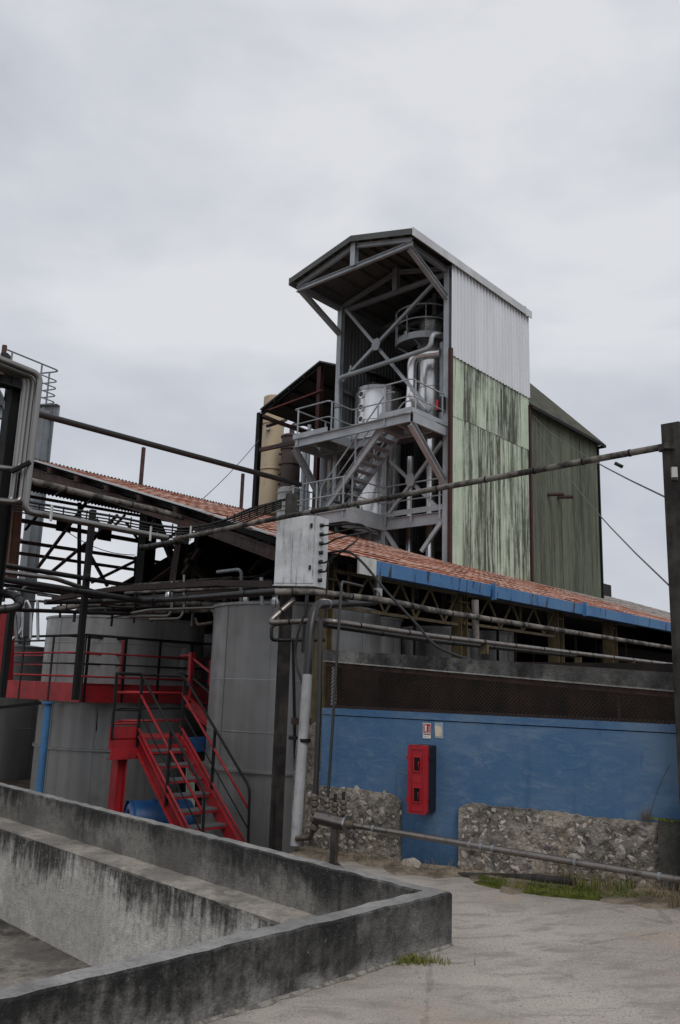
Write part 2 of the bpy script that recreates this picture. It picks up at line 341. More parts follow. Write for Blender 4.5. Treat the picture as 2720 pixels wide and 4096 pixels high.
# ================================================================ blue wall
def bluemat():
    n = N('weathered blue limewash', .8, 0, .25)
    a = n.noise(1.6, detail=8, rough=.62, dist=.5); b = n.noise(6, n.map(1, 1, 2.2), 7, .65, .8); s = n.noise(3, n.map(3, 3, .25), 6, .6); f = n.noise(45, detail=4)
    big = n.noise(.75, n.map(1, 1, 1.4), 7, .62, .6); c = n.mix(n.step(a, .36, .64), (.055, .125, .235), (.078, .148, .245)); c = n.mix(n.step(b, .48, .78, 0, .55), c, (.14, .205, .285))
    c = n.mix(n.step(big, .50, .66, 0, .6), c, (.125, .19, .275)); c = n.mix(n.step(n.noise(2.4, n.map(1, 1, 3.), 6, .6, 1.), .56, .72, 0, .5), c, (.15, .215, .30))
    c = n.mix(n.step(s, .54, .75, 0, .6), c, (.034, .082, .165)); z = n.xyz()[2]
    c = n.mix(n.step(n.noise(14, n.map(1, 1, .12), 5), .64, .72, 0, .4), c, (.03, .06, .11)); c = n.mix(n.step(n.noise(28, detail=6, rough=.75), .68, .73, 0, .55), c, (.25, .28, .31))
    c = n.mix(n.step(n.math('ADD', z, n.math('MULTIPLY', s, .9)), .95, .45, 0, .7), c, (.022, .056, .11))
    c = n.mix(n.step(n.math('ADD', b, n.math('MULTIPLY', f, .15)), .70, .80, 0, .35), c, (.15, .22, .30))
    n.col(c); n.bump(n.math('ADD', b, n.math('MULTIPLY', f, .4)), .012, .5); return n.m
MT['blue'] = bluemat()
n = N('old lime mortar', .95, 0, .15); z_ = n.noise(9, detail=8, rough=.7); zz = n.xyz()[2]
c_ = n.mix(n.step(n.noise(2.2, detail=6), .38, .62), (.50, .44, .37), (.26, .235, .205)); c_ = n.mix(n.step(z_, .5, .66, 0, .75), c_, (.07, .064, .058))
c_ = n.mix(n.step(n.noise(1.5, detail=4), .52, .66, 0, .6), c_, (.46, .36, .27)); n.col(c_); n.bump(n.math('ADD', z_, n.math('MULTIPLY', n.noise(35, detail=5), .5)), .12, 1.); MT['mortar'] = n.m
n = N('rubble limestone', .92, 0, .2); rr = n.rnd(); a_ = n.noise(14, detail=7, rough=.7)
c_ = n.mix(rr, (.33, .30, .265), (.54, .475, .40)); c_ = n.mix(n.step(n.math('FRACT', n.math('MULTIPLY', rr, 7.3)), .6, .9, 0, .8), c_, (.17, .165, .16)); c_ = n.mix(n.step(a_, .47, .66, 0, .75), c_, (.09, .084, .076))
n.col(c_); n.bump(a_, .03, .9); MT['stone'] = n.m
S0, S1 = ws(1290, 2840), 9.0
bw = thing('blue_wall', 'low blue painted wall with crumbling rubble plinth on the right', 'wall', wl(0, 0))
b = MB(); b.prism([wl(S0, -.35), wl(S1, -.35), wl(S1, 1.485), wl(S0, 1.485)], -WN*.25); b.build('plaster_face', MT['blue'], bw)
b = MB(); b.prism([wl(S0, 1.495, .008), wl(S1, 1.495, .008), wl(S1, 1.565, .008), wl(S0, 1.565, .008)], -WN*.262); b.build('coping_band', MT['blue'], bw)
# rubble end of the wall, seen left of the plaster
b = MB(); sl = ws(1178, 3000)
b.prism([wl(S0-.002, -.35, -.03), wl(S0-.002, 1.33, -.03), wl(S0-.12, 1.40, -.03), wl(sl, 1.22, -.03), wl(sl-.03, .6, -.03), wl(sl-.02, -.35, -.03)], -WN*.2); wend_o = b.build('rubble_end', MT['mortar'], bw)
def stone_mesh(seed):
    r = random.Random(seed); bm = bmesh.new()
    for i in range(15):
        d = V((r.gauss(0, 1), r.gauss(0, 1), r.gauss(0, 1))).normalized(); bm.verts.new((d.x*.5*r.uniform(.75, 1.1), d.y*.5*r.uniform(.7, 1.05), d.z*.5*r.uniform(.75, 1.1)))
    bmesh.ops.convex_hull(bm, input=bm.verts); bmesh.ops.delete(bm, geom=[v for v in bm.verts if not v.link_faces], context='VERTS')
    bmesh.ops.recalc_face_normals(bm, faces=bm.faces)
    me = bpy.data.meshes.new('stone'); bm.to_mesh(me); bm.free(); me.materials.append(MT['stone']); return me
SM = [stone_mesh(i) for i in range(14)]
wrot = Matrix((WD, -WN, Z)).transposed()
def plinth(nm, sa, sb, zt, off, count, seed, round_l, round_r):
    rnd = random.Random(seed); b = MB(); ns = int((sb-sa)/.05); nzz = 16; vs = []; fs = []
    for i in range(ns+1):
        for k in range(nzz+1):
            s = sa+(sb-sa)*i/ns; z = -.3+(zt+.3)*k/nzz
            if round_l and s-sa < .08 and z > zt-.07: z -= (.08-(s-sa))*.8
            if round_r and sb-s < .10 and z > zt-.09: z -= (.10-(sb-s))*.8
            e_ = 0 if (i in (0, ns) or k == nzz) else 1
            vs.append(wl(s+(rnd.random()-.5)*.03*e_, z+(rnd.random()-.5)*.02, off+(rnd.random()-.5)*.04*e_ - .004))
    for i in range(ns):
        for k in range(nzz): fs.append((i*(nzz+1)+k, (i+1)*(nzz+1)+k, (i+1)*(nzz+1)+k+1, i*(nzz+1)+k+1))
    bk = len(vs); bd = [i*(nzz+1)+nzz for i in range(ns+1)]; le = list(range(nzz+1)); ri = [ns*(nzz+1)+k for k in range(nzz+1)]
    for edge in (bd, le, ri):
        base = len(vs); vs += [vs[i]-WN*(off+.01) for i in edge]
        for k in range(len(edge)-1): fs.append((edge[k], edge[k+1], base+k+1, base+k))
    b.add(vs, fs); pl = b.build(nm, MT['mortar'], bw)
    pts = []; tries = 0
    while len(pts) < count and tries < 20000:
        tries += 1; sz = .026+.045*rnd.random()**1.5 if rnd.random() < .82 else rnd.uniform(.06, .10)
        s = rnd.uniform(sa+.02, min(sb, 2.25)-.02); z = rnd.uniform(-.02, zt-.03)
        if (round_l and s-sa < .08 and z > zt-.1) or (round_r and sb-s < .1 and z > zt-.12): continue
        if all((s-p[0])**2+((z-p[1])*1.25)**2 > ((sz+p[2])*.62)**2 for p in pts): pts.append((s, z, sz))
    for s, z, sz in pts:
        o = bpy.data.objects.new('stone', rnd.choice(SM)); COL.objects.link(o); o.parent = pl
        rot = wrot.to_4x4() @ Matrix.Rotation(rnd.gauss(0, .5), 4, 'Y') @ Matrix.Diagonal((sz*2.3, sz*1.0, sz*1.35, 1)) @ Matrix.Rotation(rnd.uniform(0, 6.28), 4, 'Y')
        m = Matrix.Translation(wl(s, z, off-.002-sz*.24)-ORG[pl]) @ rot; o.matrix_local = m
    # the finer chips between
    b = MB(); k = 0
    cnt = int(count*3)
    for i in range(cnt):
        sz = rnd.uniform(.008, .024); c = wl(rnd.uniform(sa+.02, min(sb, 2.4)-.02), rnd.uniform(-.05, zt-.04), off+.004)
        dd = [V((rnd.gauss(0, 1), rnd.gauss(0, 1), rnd.gauss(0, 1))).normalized()*sz*rnd.uniform(.7, 1.5) for _ in range(4)]
        b.add([c+x for x in dd], [(0, 1, 2), (0, 3, 1), (1, 3, 2), (0, 2, 3)])
    b.build('rubble_chips', MT['stone'], pl, kind='stuff')
    return pl
plinth('plinth', S0-.16, ws(1606, 3300), .71, .05, 130, 5, False, True)
plinth('plinth', ws(1842, 3350), 5.5, .70, .055, 175, 6, True, False)
# mossy dark block where the plinth meets the post
b = MB(); s_ = ws(2645, 3350); b.prism([wl(s_, -.2, .055), wl(s_+3.4, -.2, .055), wl(s_+3.4, .73, .055), wl(s_, .73, .055)], WN*.06); MT['mossy'] = concrete('mossy dark render', (.085, .082, .075), (.045, .044, .041), (.035, .042, .014), .1); b.build('mossy_render', MT['mossy'], bw)
# expanded metal screen
scr = thing('metal_screen', 'rusty expanded metal screen between the blue wall and the concrete beam', 'screen', wl(0, 1.57))
n = N('rusted expanded metal', .7, .2); n.col(n.mix(n.step(n.noise(3, detail=6), .4, .65), (.105, .068, .048), (.05, .037, .03))); MT['mesh'] = n.m
def btm(s): return 2.12 if s < S0 else 2.12 + (1.86-2.12)*(s-S0)/(ws(2696, 2764)-S0)
b = MB(); cw, chh = .040, .0205; ns = int((5.6-S0)/cw); rows = 29; off = -.06; t = .0042
for j in range(rows):
    for i in range(ns*2):
        s = S0+i*cw/2; z0_ = 1.57+j*chh
        if z0_+chh > btm(s)+.02: continue
        up = (i+j) % 2; za, zb = (z0_, z0_+chh*.82) if up else (z0_+chh*.82, z0_)
        p, q = wl(s, za, off), wl(s+cw/2, zb, off); h = Z*t+WN*.004
        b.add([p-h, q-h, q+h, p+h], [(0, 1, 2, 3)])
b.build('mesh', MT['mesh'], scr, kind='stuff')
b = MB(); b.beam(wl(S0, 1.583, -.09), wl(5.6, 1.583, -.09), .03, .03); b.build('bottom_rail', MT['brown'], scr)
for s in (S0+.02, 1.6, 3.4, 5.2): MB().beam(wl(s, 1.57, -.10), wl(s, btm(s), -.10), .03, .03, WN).build('mullion', MT['brown'], scr)
# concrete beam over the screen
b = MB(); tl, tr, bl, br = pw(1294, 2597), pw(2740, 2694), pw(1294, 2643), pw(2740, 2768)
dx = (tr-tl); tr = tl+dx*1.9; br = bl+(br-bl)*1.9
cb = thing('concrete_beam', 'long grimy concrete lintel beam above the rusty screen', 'beam', bl)
b.prism([tl, tr, br, bl], -WN*.22); MT['beamc'] = concrete('soot stained beam', (.20, .195, .185), (.085, .082, .078), (.022, .021, .02), .72); b.build('beam', MT['beamc'], cb)
b = MB(); b.prism([bl+Z*.006+WN*.006, br+Z*.006+WN*.006, br-Z*.008+WN*.006, bl-Z*.008+WN*.006], -WN*.05); b.build('drip_edge', MT['top'], cb)
b = MB(); b.prism([bl-WN*.05-Z*.013, br-WN*.05-Z*.013, br-WN*.05-Z*.06, bl-WN*.05-Z*.06], -WN*.08); b.build('bearing_channel', MT['brown'], cb)

# ---------------------------------------------------------------- extinguisher cabinet
def rrect(s0, s1, z0, z1, r, off, k=4):
    out = []
    for cx, cz, a0 in ((s1-r, z1-r, 0), (s0+r, z1-r, 90), (s0+r, z0+r, 180), (s1-r, z0+r, 270)):
        for i in range(k+1):
            a = math.radians(a0+90*i/k); out.append(wl(cx+r*math.cos(a), cz+r*math.sin(a), off))
    return out
cz0, cz1 = pw(1660, 3254, .2).z, pw(1668, 2979, .2).z
cs0 = (pw(1628, 3100, .24)-WA).dot(WD); cs1 = (pw(1704, 3100, .24)-WA).dot(WD)
cab = thing('extinguisher_cabinet', 'red and black fire extinguisher cabinet mounted on the blue wall', 'cabinet', wl((cs0+cs1)/2, cz0, .1))
n = N('black plastic', .4, 0, .4); n.col((.012, .012, .013)); MT['blkplastic'] = n.m
MT['redplastic'] = paint('red plastic', (.38, .012, .02), .38, 0, (.20, .01, .015), .3, 3, False, c2=(.33, .011, .018))
MB().prism(rrect(cs0+.008, cs1-.002, cz0+.006, cz1-.004, .02, .002), WN*.18).build('shell', MT['blkplastic'], cab)
dr = MB().prism(rrect(cs0, cs1, cz0, cz1, .025, .182), WN*.045).build('door', MT['redplastic'], cab)
hw = (cs1-cs0)
b = MB()
zm = (cz0+cz1)/2
for (za, zb) in ((cz0+.03, cz0+.045), (cz1-.045, cz1-.03)): b.prism([wl(cs0+.04, za, .2275), wl(cs1-.03, za, .2275), wl(cs1-.03, zb, .2275), wl(cs0+.04, zb, .2275)], WN*.008)
for (sa, sb) in ((cs0+.04, cs0+.05), (cs1-.04, cs1-.03)): b.prism([wl(sa, cz0+.046, .2275), wl(sb, cz0+.046, .2275), wl(sb, cz1-.046, .2275), wl(sa, cz1-.046, .2275)], WN*.008)
b.build('raised_border', MT['redplastic'], dr)
MB().prism(rrect(cs0+.05+.02, cs1-.06, zm-.035, zm+.03, .006, .2275), WN*.004).build('badge', MT['redplastic'], dr)
n = N('dark window', .1, 0, .5); n.col((.012, .01, .01)); MT['darkglass'] = n.m
for zc in (cz0+.19, cz1-.19):
    s0_, s1_ = cs0+hw*.36, cs0+hw*.68
    b = MB()
    for k_ in (0, 1): b.prism([wl(s0_-.012, zc+(-.078 if k_ else .066), .228), wl(s1_+.012, zc+(-.078 if k_ else .066), .228), wl(s1_+.012, zc+(-.066 if k_ else .078), .228), wl(s0_-.012, zc+(-.066 if k_ else .078), .228)], WN*.012)
    for k_ in (s0_-.012, s1_): b.prism([wl(k_, zc-.066, .228), wl(k_+.012, zc-.066, .228), wl(k_+.012, zc+.066, .228), wl(k_, zc+.066, .228)], WN*.012)
    b.build('window_frame', MT['redplastic'], dr)
    MB().prism([wl(s0_, zc-.066, .228), wl(s1_, zc-.066, .228), wl(s1_, zc+.066, .228), wl(s0_, zc+.066, .228)], WN*.002).build('window', MT['darkglass'], dr)
    MB().cyl(wl((s0_+s1_)/2+.012, zc-.06, .231), wl((s0_+s1_)/2+.012, zc+.03, .231), .0035, 6).build('extinguisher_glimpse', MT['redplastic'], dr)
for zc in (cz0+.13, cz1-.13):
    MB().beam(wl(cs0-.012, zc-.02, .2), wl(cs0-.012, zc+.02, .2), .022, .03, WN).build('latch', MT['redplastic'], cab)
    MB().beam(wl(cs1+.004, zc-.015, .15), wl(cs1+.004, zc+.015, .15), .02, .06, WN).build('hinge', MT['blkplastic'], cab)
# signs
def flat(name, c, rough=.5):
    n = N(name, rough, 0, .3); n.col(n.mix(n.step(n.noise(30, detail=4), .45, .7, 0, .4), c, tuple(k*.75 for k in c))); return n.m
MT['signw'] = flat('sign white', (.62, .60, .56)); MT['signr'] = flat('sign red', (.36, .02, .035)); MT['signk'] = flat('sign ink', (.03, .03, .03)); MT['signdr'] = flat('sign dark red', (.20, .012, .02))
def quad(px4, off, mat, nm, par, th=.002):
    return MB().prism([pw(x, y, off) for x, y in px4], WN*th).build(nm, mat, par)
sg = thing('extinguisher_sign', 'small red and white fire extinguisher sign above the cabinet', 'sign', pw(1708, 2953))
quad([(1692, 2891), (1724, 2893), (1723, 2954), (1692, 2953)], .003, MT['signw'], 'plate', sg, .004)
quad([(1694, 2895), (1722, 2896.5), (1722, 2931), (1694, 2930)], .0075, MT['signr'], 'red_field', sg, .001)
quad([(1694, 2934.5), (1722, 2935.5), (1722, 2939), (1694, 2938)], .0075, MT['signdr'], 'red_strip', sg, .001)
pc = quad([(1698.5, 2902.5), (1706.8, 2902.8), (1706.8, 2925), (1698.5, 2924.6)], .0087, MT['signw'], 'extinguisher_symbol', sg, .001)
quad([(1700, 2898.5), (1705, 2898.8), (1705, 2902.2), (1700, 2902)], .0087, MT['signw'], 'extinguisher_symbol', sg, .001)
quad([(1696.5, 2899), (1699.8, 2898), (1699.8, 2899.8), (1697, 2901.5)], .0087, MT['signw'], 'extinguisher_symbol', sg, .001)
for i in range(5):
    x0, y0 = 1715-.3*i*0, 2902+5*i
    quad([(1713.5, y0+6), (1717, y0+3.2), (1720.5, y0), (1719, y0+3.6), (1715.5, y0+6.6)], .0087, MT['signw'], 'flame_symbol', sg, .001)
def text(s, x, y, off, h, mat, nm, par):
    cu = bpy.data.curves.new(nm, 'FONT'); cu.body = s; cu.size = h; cu.align_x = 'CENTER'; cu.align_y = 'CENTER'; cu.extrude = .0004
    t = bpy.data.objects.new(nm, cu); COL.objects.link(t); dg = bpy.context.evaluated_depsgraph_get(); me = bpy.data.meshes.new_from_object(t.evaluated_get(dg)); bpy.data.objects.remove(t)
    me.materials.clear(); me.materials.append(mat); o = bpy.data.objects.new(nm, me); COL.objects.link(o); o.parent = par
    m = Matrix((WD, Z, WN)).transposed().to_4x4(); o.matrix_local = Matrix.Translation(pw(x, y, off)-ORG[par]) @ m; return o
text('EXTINCTEUR', 1706, 2928, .0092, .0095, MT['signw'], 'lettering', sg)
for i, ch_ in enumerate('ABC'): text(ch_, 1698+5*i, 2946.5, .0078, .013, MT['signk'], 'lettering', sg)
sg = thing('torn_notice', 'torn weathered cream notice beside the extinguisher sign', 'notice', pw(1754, 2952))
MT['paper'] = flat('yellowed paper', (.60, .52, .40)); MT['film'] = flat('peeled film', (.28, .36, .42))
quad([(1738, 2890), (1772, 2890), (1773, 2954), (1741, 2951)], .002, MT['film'], 'backing_film', sg, .003)
quad([(1739, 2903), (1743, 2902), (1746, 2906), (1749, 2898), (1752, 2908), (1756, 2899), (1759, 2912), (1763, 2905), (1766, 2916), (1767, 2942), (1757, 2943), (1756, 2950), (1741, 2950)], .0055, MT['paper'], 'paper', sg, .001)
text('AC', 1762, 2935, .0068, .017, MT['signk'], 'lettering', sg)
for i in range(3): quad([(1743+5*i, 2945), (1745.5+5*i, 2945), (1745.5+5*i, 2948.5), (1743+5*i, 2948.5)], .0068, MT['signk'], 'printed_mark', sg, .0005)

# dark backing added behind the screen, standing in for the shaded interior
iw = thing('screen_backing', 'dark brown backing added behind the rusty screen for its interior shade', 'wall', wl(.5, -.85, -1.6))
n = N('dark brown backing', .95, 0, .1); n.col(n.mix(n.step(n.noise(2, n.map(2, 2, .3), 6), .4, .62), (.030, .022, .019), (.018, .016, .0155))); MT['screenback'] = n.m
MB().prism([wl(S0+.02, -.85, -1.2), wl(7.5, -.85, -1.2), wl(7.5, 2.16, -1.2), wl(S0+.02, 2.16, -1.2)], -WN*.1).build('backing_panel', MT['screenback'], iw)
MB().prism([wl(S0+.01, -.85, -.27), wl(S0+.01, -.85, -1.31), wl(S0+.01, 2.14, -1.31), wl(S0+.01, 2.14, -.27)], WD*.06).build('backing_return', MT['screenback'], iw)

# dirt and lime crust along the foot of the front parapet
m_ = MB(); vs = []; k = 90; rd = random.Random(9)
for i in range(k+1):
    p = C0+D2*(7.5*i/k)-N2*.002; w_ = .012+.035*abs(math.sin(i*.37)*math.sin(i*1.1)); vs += [V((p.x, p.y, .018)), V((p.x, p.y, .004))-N2*w_*.6+Z*.006*rd.random(), V((p.x, p.y, .003))-N2*w_]
fs = []
for i in range(k): fs += [(i*3, i*3+1, i*3+4, i*3+3), (i*3+1, i*3+2, i*3+5, i*3+4)]
n = N('lime crust and dirt', .95, 0, .15); n.col(n.mix(n.step(n.noise(14, detail=7, rough=.7), .42, .58), (.30, .275, .24), (.15, .135, .12))); n.bump(n.noise(60), .02); m_.add(vs, fs); m_.build('dirt_crust', n.m, kind='structure', label='crumbly dirt and lime crust along the front parapet foot')
# ================================================================ still tower
MT['darkred'] = paint('dark red primer', (.055, .013, .012), .7, 0, (.018, .02, .018), .8, 4)
def corr(p0, d, width, z0, z1, nrm, pitch=.076, amp=.012, trap=False, seg=4, top=None, jag=0., rnd=random):
    """a corrugated sheet standing on edge: p0 on its foot line, d along it"""
    b = MB(); pr = []
    if trap:
        k = max(1, round(width/pitch)); w = width/k
        for i in range(k):
            x = i*w; pr += [(x, 0), (x+w*.62, 0), (x+w*.72, amp*2), (x+w*.9, amp*2)]
        pr.append((width, 0))
    else:
        k = max(1, round(width/pitch)); n_ = k*seg
        pr = [(width*i/n_, amp*math.cos(2*PI*i/seg)) for i in range(n_+1)]
    p0 = V((p0[0], p0[1], 0)); vs = []
    for x, h in pr:
        q = p0+d*x+nrm*h; zt = z1 if top is None else top(x)
        jz = (rnd.random()-.5)*jag
        vs += [q+Z*(z0+jz), q+Z*zt, q+Z*zt-nrm*.006, q+Z*(z0+jz)-nrm*.006]
    n_ = len(pr); fs = []
    for i in range(n_-1):
        a, c = i*4, i*4+4; fs += [(a, c, c+1, a+1), (a+2, c+2, c+3, a+3), (a+1, c+1, c+2, a+2), (a+3, c+3, c, a)]
    fs += [(0, 1, 2, 3), ((n_-1)*4, (n_-1)*4+3, (n_-1)*4+2, (n_-1)*4+1)]
    b.add(vs, fs); b.sm = [not trap]*len(b.sm); return b
def greenmat(name, c1, c2, dark, lo, hi):
    n = N(name, .7, 0, .3); r = n.rnd()
    off = n.new('ShaderNodeCombineXYZ'); n.set(off.inputs[0], n.math('MULTIPLY', r, 40.)); n.set(off.inputs[1], n.math('MULTIPLY', r, 17.))
    va = n.new('ShaderNodeVectorMath'); va.operation = 'ADD'; n.set(va.inputs[0], n.pos); n.set(va.inputs[1], off.outputs[0]); vec = va.outputs[0]
    s1 = n.noise(2.6, n.map(1.6, 1.6, .13, vec=vec), 7, .6, .3); s2 = n.noise(9, n.map(2, 2, .06, vec=vec), 5, .6); s3 = n.noise(5, n.map(1, 1, .7, vec=vec), 7, .7)
    v = n.math('ADD', n.math('ADD', n.math('MULTIPLY', s1, .55), n.math('MULTIPLY', s2, .30)), n.math('MULTIPLY', s3, .15))
    v = n.math('ADD', v, n.math('MULTIPLY', n.math('SUBTRACT', n.math('FRACT', n.math('MULTIPLY', r, 5.7)), .5), .16))
    c = n.mix(n.step(n.noise(1.4), .35, .65), c1, c2); c = n.mix(n.step(s2, .45, .62, 0, .4), c, tuple(x*.65 for x in c1))
    mid = tuple(d_*1.9+.25*c_*.5 for d_, c_ in zip(dark, c1))
    c = n.mix(n.step(v, lo-.04, lo+.05, 0, .65), c, mid); c = n.mix(n.step(v, lo+.03, hi+.03, 0, .9), c, dark); c = n.mix(n.step(n.noise(16, detail=6, rough=.7), .60, .68, 0, .7), c, tuple(x*.6 for x in dark))
    c = n.mix(n.step(n.noise(12, n.map(2, 2, .05, vec=vec), 4), .57, .63, 0, .75), c, tuple(min(.62, x*1.18) for x in c2))
    n.col(c); n.bump(n.noise(60), .004, .4); return n.m
MT['green'] = greenmat('flaking pale green sheet', (.42, .51, .39), (.49, .56, .455), (.055, .06, .044), .485, .565)
MT['olive'] = greenmat('mould darkened green sheet', (.15, .168, .118), (.115, .13, .092), (.05, .055, .04), .40, .60)
n = N('white cladding sheet', .42, .1, .4); n.col(n.mix(n.step(n.noise(1.1, n.map(2, 2, .2)), .3, .7), (.70, .72, .745), (.62, .64, .665))); MT['clad'] = n.m
n = N('grey liner sheet', .6, .1, .3); n.col(n.mix(n.step(n.noise(1.1, n.map(2, 2, .2)), .3, .7), (.15, .155, .155), (.10, .105, .10))); MT['cladshade'] = n.m  # white cladding seen from inside, its shade put into a dark grey

tw = thing('still_tower', 'tall open fronted distillery tower clad in white and green corrugated sheets', 'tower', G(2.5, 2.5, 5.6))
TB = 5.1
# walls
rnd = random.Random(11)
edges_ = [-.1, .62, 1.38, 2.2, 3.0, 3.75, 4.45, 5.08]
for i in range(7):
    for (z0, z1) in ((5.45, 10.70), (10.62, 12.80)):
        lift = .0 if z1 < 11 else -.016
        corr(G(edges_[i], lift-.004*(i % 2), 0), R, edges_[i+1]-edges_[i]+.02, z0+rnd.uniform(-.02, .02), z1+rnd.uniform(-.02, .03), -L, jag=.02, rnd=rnd).build('green_sheet', MT['green'], tw)
for i in range(5):
    corr(G(-.1+i*1.04, -.045, 0), R, 1.035, 12.66, 15.95, -L, .205, .026, True).build('white_sheet', MT['clad'], tw)
for i in range(5): corr(G(.1+i, TB, 0), R, 1.0, 6.6, 15.9, -L, .2, .017, True).build('clad_shade_sheet', MT['cladshade'], tw)
for i in range(5): corr(G(5.05, .02+i*1.01, 0), L, 1.01, 5.9, 16.4, -R, .2, .017, True).build('clad_shade_sheet', MT['cladshade'], tw)
for i in range(4): corr(G(.0+i*1.26, .03, 0), R, 1.25, 7.2, 15.9, L, .2, .017, True).build('clad_shade_sheet', MT['cladshade'], tw)
MB().beam(G(-.13, -.03, 5.4), G(-.13, -.03, 12.9), .10, .14, R).build('edge_angle', MT['darkred'], tw)
MB().beam(G(5.13, -.03, 5.4), G(5.13, -.03, 12.4), .09, .12, R).build('edge_angle', MT['darkred'], tw)
# roof
zr, ze, a0, a1, bm_, = 16.72, 16.06, -2.5, 5.15, 2.42
def zroof(b): return zr - (zr-ze)*abs(b-bm_)/(bm_+.14) if b < bm_ else zr-(zr-ze)*(b-bm_)/(5.28-bm_)
for side, (b0, b1) in enumerate(((-.14, bm_), (bm_, 5.28))):
    for i in range(7):
        aa, ab_ = a0+(a1-a0)*i/7, a0+(a1-a0)*(i+1)/7
        m_ = MB(); p = [G(aa, b0, zroof(b0)), G(ab_, b0, zroof(b0)), G(ab_, b1, zroof(b1)), G(aa, b1, zroof(b1))]
        m_.prism([q+Z*.002*(i % 2) for q in p], Z*.045); m_.build('roof_sheet', MT['roofsheet'], tw)
MB().prism([G(a0-.02, -.16, ze-.2), G(a1, -.16, ze-.2), G(a1, -.16, ze+.08), G(a0-.02, -.16, ze+.08)], -L*.03).build('eave_flashing', MT['trim'], tw)
MB().prism([G(a0-.02, 5.30, ze-.2), G(a1, 5.30, ze-.2), G(a1, 5.30, ze+.08), G(a0-.02, 5.30, ze+.08)], L*.03).build('eave_flashing', MT['galvd'], tw)
for side, (b0, b1) in enumerate(((-.14, bm_), (bm_, 5.28))):
    MB().prism([G(a0-.03, b0, zroof(b0)-.16), G(a0-.03, b1, zroof(b1)-.16), G(a0-.03, b1, zroof(b1)+.05), G(a0-.03, b0, zroof(b0)+.05)], R*.02).build('barge_board', MT['roofsheet'], tw)
for b_ in (.3, .95, 1.6, 2.2, 2.65, 3.3, 4.0, 4.75):
    MB().ch(G(a0, b_, zroof(b_)-.08), G(a1-.1, b_, zroof(b_)-.08), .06, .14).build('purlin', MT['roofsheet'], tw)
for a_, mt in ((-2.3, 'galv'), (.02, 'galvd'), (2.5, 'galvd')):
    MB().ib(G(a_, -.02, 15.72), G(a_, 5.1, 15.68), .12, .16).build('tie_beam', MT[mt], tw)
    MB().ib(G(a_, 0, 15.85), G(a_, bm_, zr-.24), .12, .14).build('rafter', MT[mt], tw); MB().ib(G(a_, 5.1, 15.85), G(a_, bm_, zr-.24), .12, .14).build('rafter', MT[mt], tw)
    MB().ib(G(a_-.01, bm_, 15.72), G(a_-.01, bm_, zr-.1), .2, .2, .02, R).build('king_post', MT[mt], tw)
for b_ in (.18, 5.0):
    MB().ib(G(-2.2, b_, 15.68), G(.0, b_, 14.75), .16, .18).build('canopy_brace', MT['galv'], tw)
    MB().ib(G(0, b_, 5.3), G(0, b_, 15.85), .2, .2, .02, R).build('post', MT['galv'], tw); MB().ib(G(4.9, b_, 5.3), G(4.9, b_, 15.85), .2, .2, .02, R).build('post', MT['galvd'], tw)
    MB().ib(G(0, b_, 15.78), G(4.9, b_, 15.78), .16, .18).build('eave_beam', MT['galvd'], tw)
    MB().ib(G(-2.3, b_, 15.78), G(-.02, b_, 15.78), .14, .16).build('canopy_beam', MT['galvd'], tw)
for z_ in (7.2, 9.9, 12.4): MB().ib(G(4.8, .2, z_), G(4.8, 4.9, z_), .15, .2).build('girt', MT['galvd'], tw); MB().ib(G(.2, 4.95, z_+.2), G(4.8, 4.95, z_+.2), .1, .15).build('girt', MT['galvd'], tw)
MB().ib(G(.02, 2.72, 5.3), G(.02, 2.72, 10), .18, .18, .02, R).build('post', MT['galv'], tw)
def strut(p, q, nm, mt='galv', w=.11): return MB().ch(p, q, w, .09, up=-R).build(nm, MT[mt], tw)
A = -.02
strut(pa(1384, 1239, A), pa(1722, 1640, A), 'brace'); strut(pa(1738, 1131, A-.1), pa(1370, 1523, A-.1), 'brace')
strut(pa(1560, 1842, A), pa(1752, 2032, A), 'brace'); strut(pa(1769, 1767, A-.1), pa(1558, 2052, A-.1), 'brace')
strut(pa(1542, 2126, A), pa(1592, 2205, A), 'brace', w=.13); strut(pa(1765, 2088, A-.1), pa(1686, 2206, A-.1), 'brace', w=.13)
for (x, y) in ((1503, 1377), (1640, 1919)):
    p = pa(x, y, A-.17); MB().prism([p+L*.2+Z*.0, p+L*.1+Z*.22, p-L*.1+Z*.22, p-L*.2, p-L*.1-Z*.22, p+L*.1-Z*.22], R*.02).build('gusset', MT['galv'], tw)

# rails and decks
def rail_run(par, pts, zd, h=1.08, mid=(.52,), r=.026, mt='galv', post_every=1.25, postw=.06, toe=None, ends=True):
    pts = [V(p) for p in pts]
    b = MB(); b.tube([p+Z*(zd+h) for p in pts], r, 8, .12); b.build('top_rail', MT[mt], par)
    for m_ in mid: MB().tube([p+Z*(zd+m_) for p in pts], r*.8, 8, .12).build('mid_rail', MT[mt], par)
    for i in range(len(pts)-1):
        p, q = pts[i], pts[i+1]; ln = (q-p).length; k = max(1, round(ln/post_every))
        for j in range(k+1):
            if j == k and i < len(pts)-2: continue
            t = (j+.12)/k if j == 0 and k else (j-.06)/k if j == k else j/k
            c = p.lerp(q, min(max(t, 0), 1)); MB().beam(c+Z*(zd-.25), c+Z*(zd+h), postw*.35, postw, (q-p)).build('rail_post', MT[mt], par)
g0 = lambda a, b: G(a, b, 0)
up = thing('upper_platform', 'upper galvanised steel platform with railings on the tower front', 'platform', G(-1, 2.7, 9.9))
ZU = 10.22
